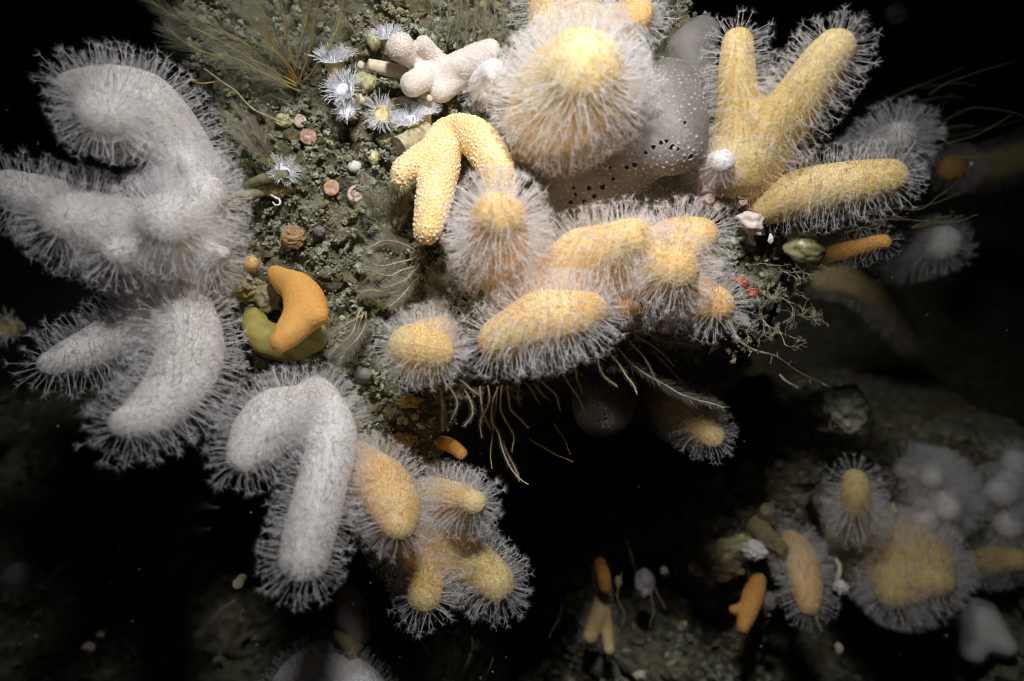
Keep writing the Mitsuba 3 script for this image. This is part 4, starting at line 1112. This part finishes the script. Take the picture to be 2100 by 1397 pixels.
HANG = [
    ([(904, 798, .352), (916, 838, .345), (903, 892, .338)], 'hanging hydroid strand bending left above the closed orange finger', 9),
    ([(945, 782, .352), (968, 800, .345), (985, 816, .34)], 'short hanging hydroid strand right of the oblong coral fringe', 5),
    ([(955, 800, .352), (967, 845, .346), (954, 870, .342)], 'short hooked hydroid strand under the left end of the ridge', 8),
    ([(985, 796, .352), (988, 840, .345), (1003, 884, .34)], 'pale hydroid strand, first of the middle hanging bunch', 6),
    ([(1018, 792, .352), (1010, 850, .343), (1020, 890, .338), (1034, 935, .333), (1086, 992, .326)], 'longest golden hydroid strand of the middle hanging bunch', 7),
    ([(1022, 792, .352), (1008, 900, .342), (1008, 965, .335)], 'straight hydroid strand hanging lowest beside the longest one', 3),
    ([(1045, 790, .352), (1046, 830, .345), (1070, 860, .34), (1088, 876, .336)], 'hydroid strand that bends right in the middle bunch', 5),
    ([(1065, 788, .352), (1062, 810, .346), (1068, 828, .342)], 'shortest hydroid stub under the ridge', 4),
    ([(1078, 786, .352), (1095, 805, .346), (1112, 826, .341)], 'golden hydroid strand under the middle of the ridge', 4),
    ([(1092, 784, .352), (1110, 802, .346), (1132, 822, .341)], 'golden hydroid strand slanting right under the ridge', 4),
    ([(1152, 752, .350), (1175, 795, .343), (1202, 852, .336)], 'long thin hydroid strand crossing in front of the dim sponge', 5),
    ([(1183, 762, .350), (1190, 785, .345), (1197, 806, .341)], 'short thin hydroid strand in front of the dim sponge', 4),
    ([(1250, 716, .347), (1275, 755, .340), (1305, 806, .332)], 'straight pale hydroid strand pointing down right from the ridge', 7),
    ([(1265, 712, .347), (1315, 762, .340), (1400, 806, .333), (1484, 842, .326)], 'long feathery hydroid strand reaching to the yellow finger tip', 17),
    ([(1312, 684, .345), (1365, 703, .338), (1432, 713, .332)], 'feathery hydroid strand pointing right under the cluster', 13),
    ([(1305, 690, .347), (1350, 722, .342), (1386, 752, .338)], 'dim golden hydroid strand between the two feathery ones', 5),
    ([(1335, 722, .352), (1370, 755, .348), (1398, 790, .345)], 'faint hydroid strand at the right of the hanging group', 4),
    ([(1085, 895, .36), (1120, 920, .352), (1172, 948, .345)], 'faint golden hydroid strand low to the right of the longest one', 4),
    ([(1140, 868, .36), (1155, 900, .352), (1172, 934, .346)], 'faint short hydroid strand farthest right of the middle bunch', 3),
    ([(1035, 905, .35), (1048, 950, .345), (1064, 988, .34)], 'pale hydroid tip beside the end of the longest strand', 6),
    ([(925, 795, .352), (938, 830, .346), (925, 862, .342)], 'curved hydroid strand between the left bent one and the hooked one', 6),
    ([(998, 792, .352), (1000, 825, .346), (985, 858, .342), (990, 900, .338)], 'wavy hydroid strand left of the straight lowest one', 7),
    ([(1030, 790, .352), (1028, 840, .346), (1050, 890, .34), (1048, 925, .337)], 'wavy golden hydroid strand crossing the middle bunch', 5),
    ([(1112, 786, .352), (1140, 812, .345), (1150, 846, .34)], 'hydroid strand bending down left of the dim sponge', 5),
    ([(1225, 728, .347), (1238, 765, .341), (1262, 792, .336)], 'short hydroid strand right of the dim sponge', 6),
    ([(1290, 700, .347), (1330, 745, .341), (1352, 792, .336)], 'dim hydroid strand under the feathery pair', 6)]
for k, (path, lab, hp) in enumerate(HANG):
    pale = hp > 6
    hydroid(lab, [path], 2.1 if hp > 4 else 1.7, 'stem_pale' if hp > 4 else 'stem_gold', hp * 1.5, int(60 + 16 * hp), 'plume_pale', 20 + k, angle=.7, name='hanging_hydroid',
            group='hydroid strands hanging under the coral ridge', hair_r=.00005)

# strands streaming in the dark water, part of their dimness put into the stem colour
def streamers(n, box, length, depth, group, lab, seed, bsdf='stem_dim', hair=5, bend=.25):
    r = np.random.default_rng(seed)
    xs = np.sort(r.uniform(box[0], box[1], n))
    for k in range(n):
        x, y = xs[k], r.uniform(box[2], box[3])
        d = r.uniform(*depth)
        u = np.array([x - 1020, y - 560]) + r.normal(0, 60, 2)
        u /= np.linalg.norm(u)
        w = np.array([-u[1], u[0]]) * r.normal(0, bend)
        L = r.uniform(*length)
        k2 = r.normal(0, .10, 4)
        pts = [(x + u[0] * L * s + w[0] * L * (s * s + k2[i]), y + u[1] * L * s + w[1] * L * (s * s + k2[3 - i]) + L * k2[i] * .3, d - .03 * s) for i, s in enumerate((0, .33, .66, 1.0))]
        place = f'{k + 1}{({1: "st", 2: "nd", 3: "rd"}.get((k + 1) % 10, "th") if (k + 1) // 10 != 1 else "th")} from the left'
        hydroid(f'{lab}, {place}', [pts], r.uniform(.6, 1.1), bsdf, hair * r.uniform(.6, 1.8), int(r.uniform(50, 110)), 'plume', seed * 100 + k, angle=.5, group=group, name='hydroid_strand', hair_r=.00005)


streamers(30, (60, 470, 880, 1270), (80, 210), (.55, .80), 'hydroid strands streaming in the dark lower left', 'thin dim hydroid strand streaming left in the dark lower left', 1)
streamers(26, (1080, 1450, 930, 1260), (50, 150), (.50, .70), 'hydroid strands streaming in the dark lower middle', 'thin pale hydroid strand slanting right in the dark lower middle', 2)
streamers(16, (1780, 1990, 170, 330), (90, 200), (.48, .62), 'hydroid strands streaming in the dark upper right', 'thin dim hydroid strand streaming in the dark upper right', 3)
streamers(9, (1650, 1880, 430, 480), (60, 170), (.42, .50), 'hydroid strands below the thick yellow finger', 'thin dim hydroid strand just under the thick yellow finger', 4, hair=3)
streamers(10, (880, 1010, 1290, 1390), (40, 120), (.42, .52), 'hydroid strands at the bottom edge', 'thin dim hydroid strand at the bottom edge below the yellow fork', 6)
hydroid('pale knotted hydroid twig hanging at the bottom below the yellow fork', [[(862, 1315, .42), (885, 1345, .415), (905, 1365, .41), (930, 1402, .405)]], 2.0, 'stem_pale', 4, 50, 'plume_pale', 61)
for k, (path, lab) in enumerate([
        ([(432, 1085, .47), (400, 1090, .465), (362, 1098, .46)], 'fuzzy dim hydroid sprig left of the long white club'),
        ([(398, 1128, .46), (372, 1150, .455), (346, 1178, .45)], 'plumed hydroid strand in the dark beside the fuzzy sprig'),
        ([(482, 1235, .46), (440, 1268, .455), (405, 1305, .45)], 'bushy pale hydroid sprig below the long white club'),
        ([(500, 1250, .47), (475, 1300, .465), (452, 1340, .46)], 'sparse dim hydroid sprig under the bushy one'),
        ([(452, 1036, .47), (410, 1040, .465), (382, 1052, .46)], 'comb shaped dim hydroid above the fuzzy sprig')]):
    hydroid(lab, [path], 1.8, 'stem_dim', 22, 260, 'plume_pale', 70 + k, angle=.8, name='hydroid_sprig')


# ------------------------------------------------------------------ twiggy bryozoan bushes on the right end of the boss
def branching(root, direction, length, seed, levels=4, r0=.0005, spread=.55):
    r = np.random.default_rng(seed)
    out, todo = [], [(np.array(root, float), unit(np.array(direction, float)), length, r0, 0)]
    while todo:
        p, d, L, rad, lev = todo.pop()
        q = [p]
        for _ in range(3):
            d = unit(d + r.normal(0, .18, 3))
            q.append(q[-1] + d * L / 3)
        out.append((np.array(q), rad * np.array([1, .9, .8, .7])))
        if lev < levels:
            for _ in range(r.integers(2, 4)):
                k = r.integers(1, 4)
                todo.append((q[k], unit(d + r.normal(0, spread, 3)), L * r.uniform(.55, .8), rad * .72, lev + 1))
    return join(*[tubes(np.array([a for a, b in out]), np.array([b for a, b in out]), 3)])


for k, (x, y, d, L, dirn, lab) in enumerate([
        (1545, 545, .342, .0075, (.25, -.8, -.1), 'dense tan bryozoan bush at the right end of the boss, uppermost'),
        (1590, 560, .345, .0080, (.5, -.7, .0), 'tan bryozoan bush under the translucent yellow squirt'),
        (1555, 590, .345, .0070, (.1, -.8, -.4), 'tan bryozoan bush by the red crust'),
        (1600, 610, .350, .0080, (.5, -.6, -.4), 'spiky tan bryozoan bush hanging at the right end'),
        (1560, 650, .350, .0080, (.1, -.6, -.7), 'lowest tan bryozoan bush, next to the furry cluster'),
        (1595, 670, .352, .0085, (.3, -.5, -.7), 'ragged tan bryozoan bush above the long bare twig'),
        (1640, 555, .352, .0070, (.9, -.4, .1), 'outermost tan bryozoan bush pointing right'),
        (1620, 645, .355, .0075, (.8, -.4, -.3), 'thin tan bryozoan bush at the corner of the boss'),
        (1530, 660, .352, .0065, (-.1, -.7, -.6), 'small tan bryozoan bush behind the round orange tip')]):
    t = numbered('bryozoan_bush')
    m = branching(P(x, y, d), dirn, L * 1.25, 400 + k, levels=5, r0=.00046)
    put(t, *m, 'twig_tan')
    labels[t] = {'label': lab, 'category': 'bryozoan'}
t = thing('hydroid_twig', 'long bare twig from the bush down to the pale rock knob', 'twig')
main = strand(t, 'stem', [(1500, 690, .345), (1545, 718, .35), (1592, 732, .36), (1635, 762, .38), (1700, 793, .41)], 3.2, 'twig_tan', n=30)
r = np.random.default_rng(5)
side = []
for i in range(3, 28, 2):
    a = main[i]
    u = unit(r.normal(size=3)) * [1, .4, 1]
    side.append(np.array([a, a + u * .0022 + r.normal(0, .0003, 3), a + u * .0042 + r.normal(0, .0006, 3)]))
part(t, 'side_branch', *tubes(np.array(side), np.array([.00042, .00036, .0002]), 4, cap=True), 'twig_tan', stuff=True)
rod('hydroid_twig', 'short pale twig beside the long bare one', 'twig', [(1598, 768, .37, 2.5), (1612, 782, .37, 3), (1636, 796, .372, 2)], 'twig_tan', 6, .3, 8)
for k, (x, y, d, L, dirn, lab) in enumerate([
        (640, 200, .345, .006, (-.2, -.7, .3), 'dark twiggy bryozoan at the root of the large hydroid fan'),
        (730, 70, .345, .008, (-.3, -.5, .8), 'upright twiggy bryozoan left of the pear shaped squirt'),
        (1330, 1345, 0.516, .010, (.2, -.8, .3), 'dim bushy bryozoan at the bottom of the ledge'),
        (1560, 1000, 0.558, .010, (-.2, -.8, .4), 'dim bushy bryozoan above the ledge squirts'),
        (1640, 960, 0.558, .010, (.1, -.8, .5), 'dim bushy bryozoan near the upright oval coral'),
        (1850, 880, 0.572, .011, (.2, -.7, .5), 'dim twiggy bryozoan right of the pale rock knob')]):
    t = numbered('bryozoan_bush')
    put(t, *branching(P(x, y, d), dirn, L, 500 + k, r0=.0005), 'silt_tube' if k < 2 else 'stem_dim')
    labels[t] = {'label': lab, 'category': 'bryozoan'}

# specks drifting in the water
r = np.random.default_rng(12)
sp = np.array([P(r.uniform(0, 2100), r.uniform(0, 1397), r.uniform(.22, .5)) for _ in range(170)])
put('marine_snow', *stamp(*ICO[0], sp, frames(unit(r.normal(size=(170, 3))), r.uniform(0, 6, 170)), r.uniform(.0001, .00032, 170)), 'shell_white')
labels['marine_snow'] = {'label': 'pale specks drifting in the dark water', 'category': 'marine snow', 'kind': 'stuff'}
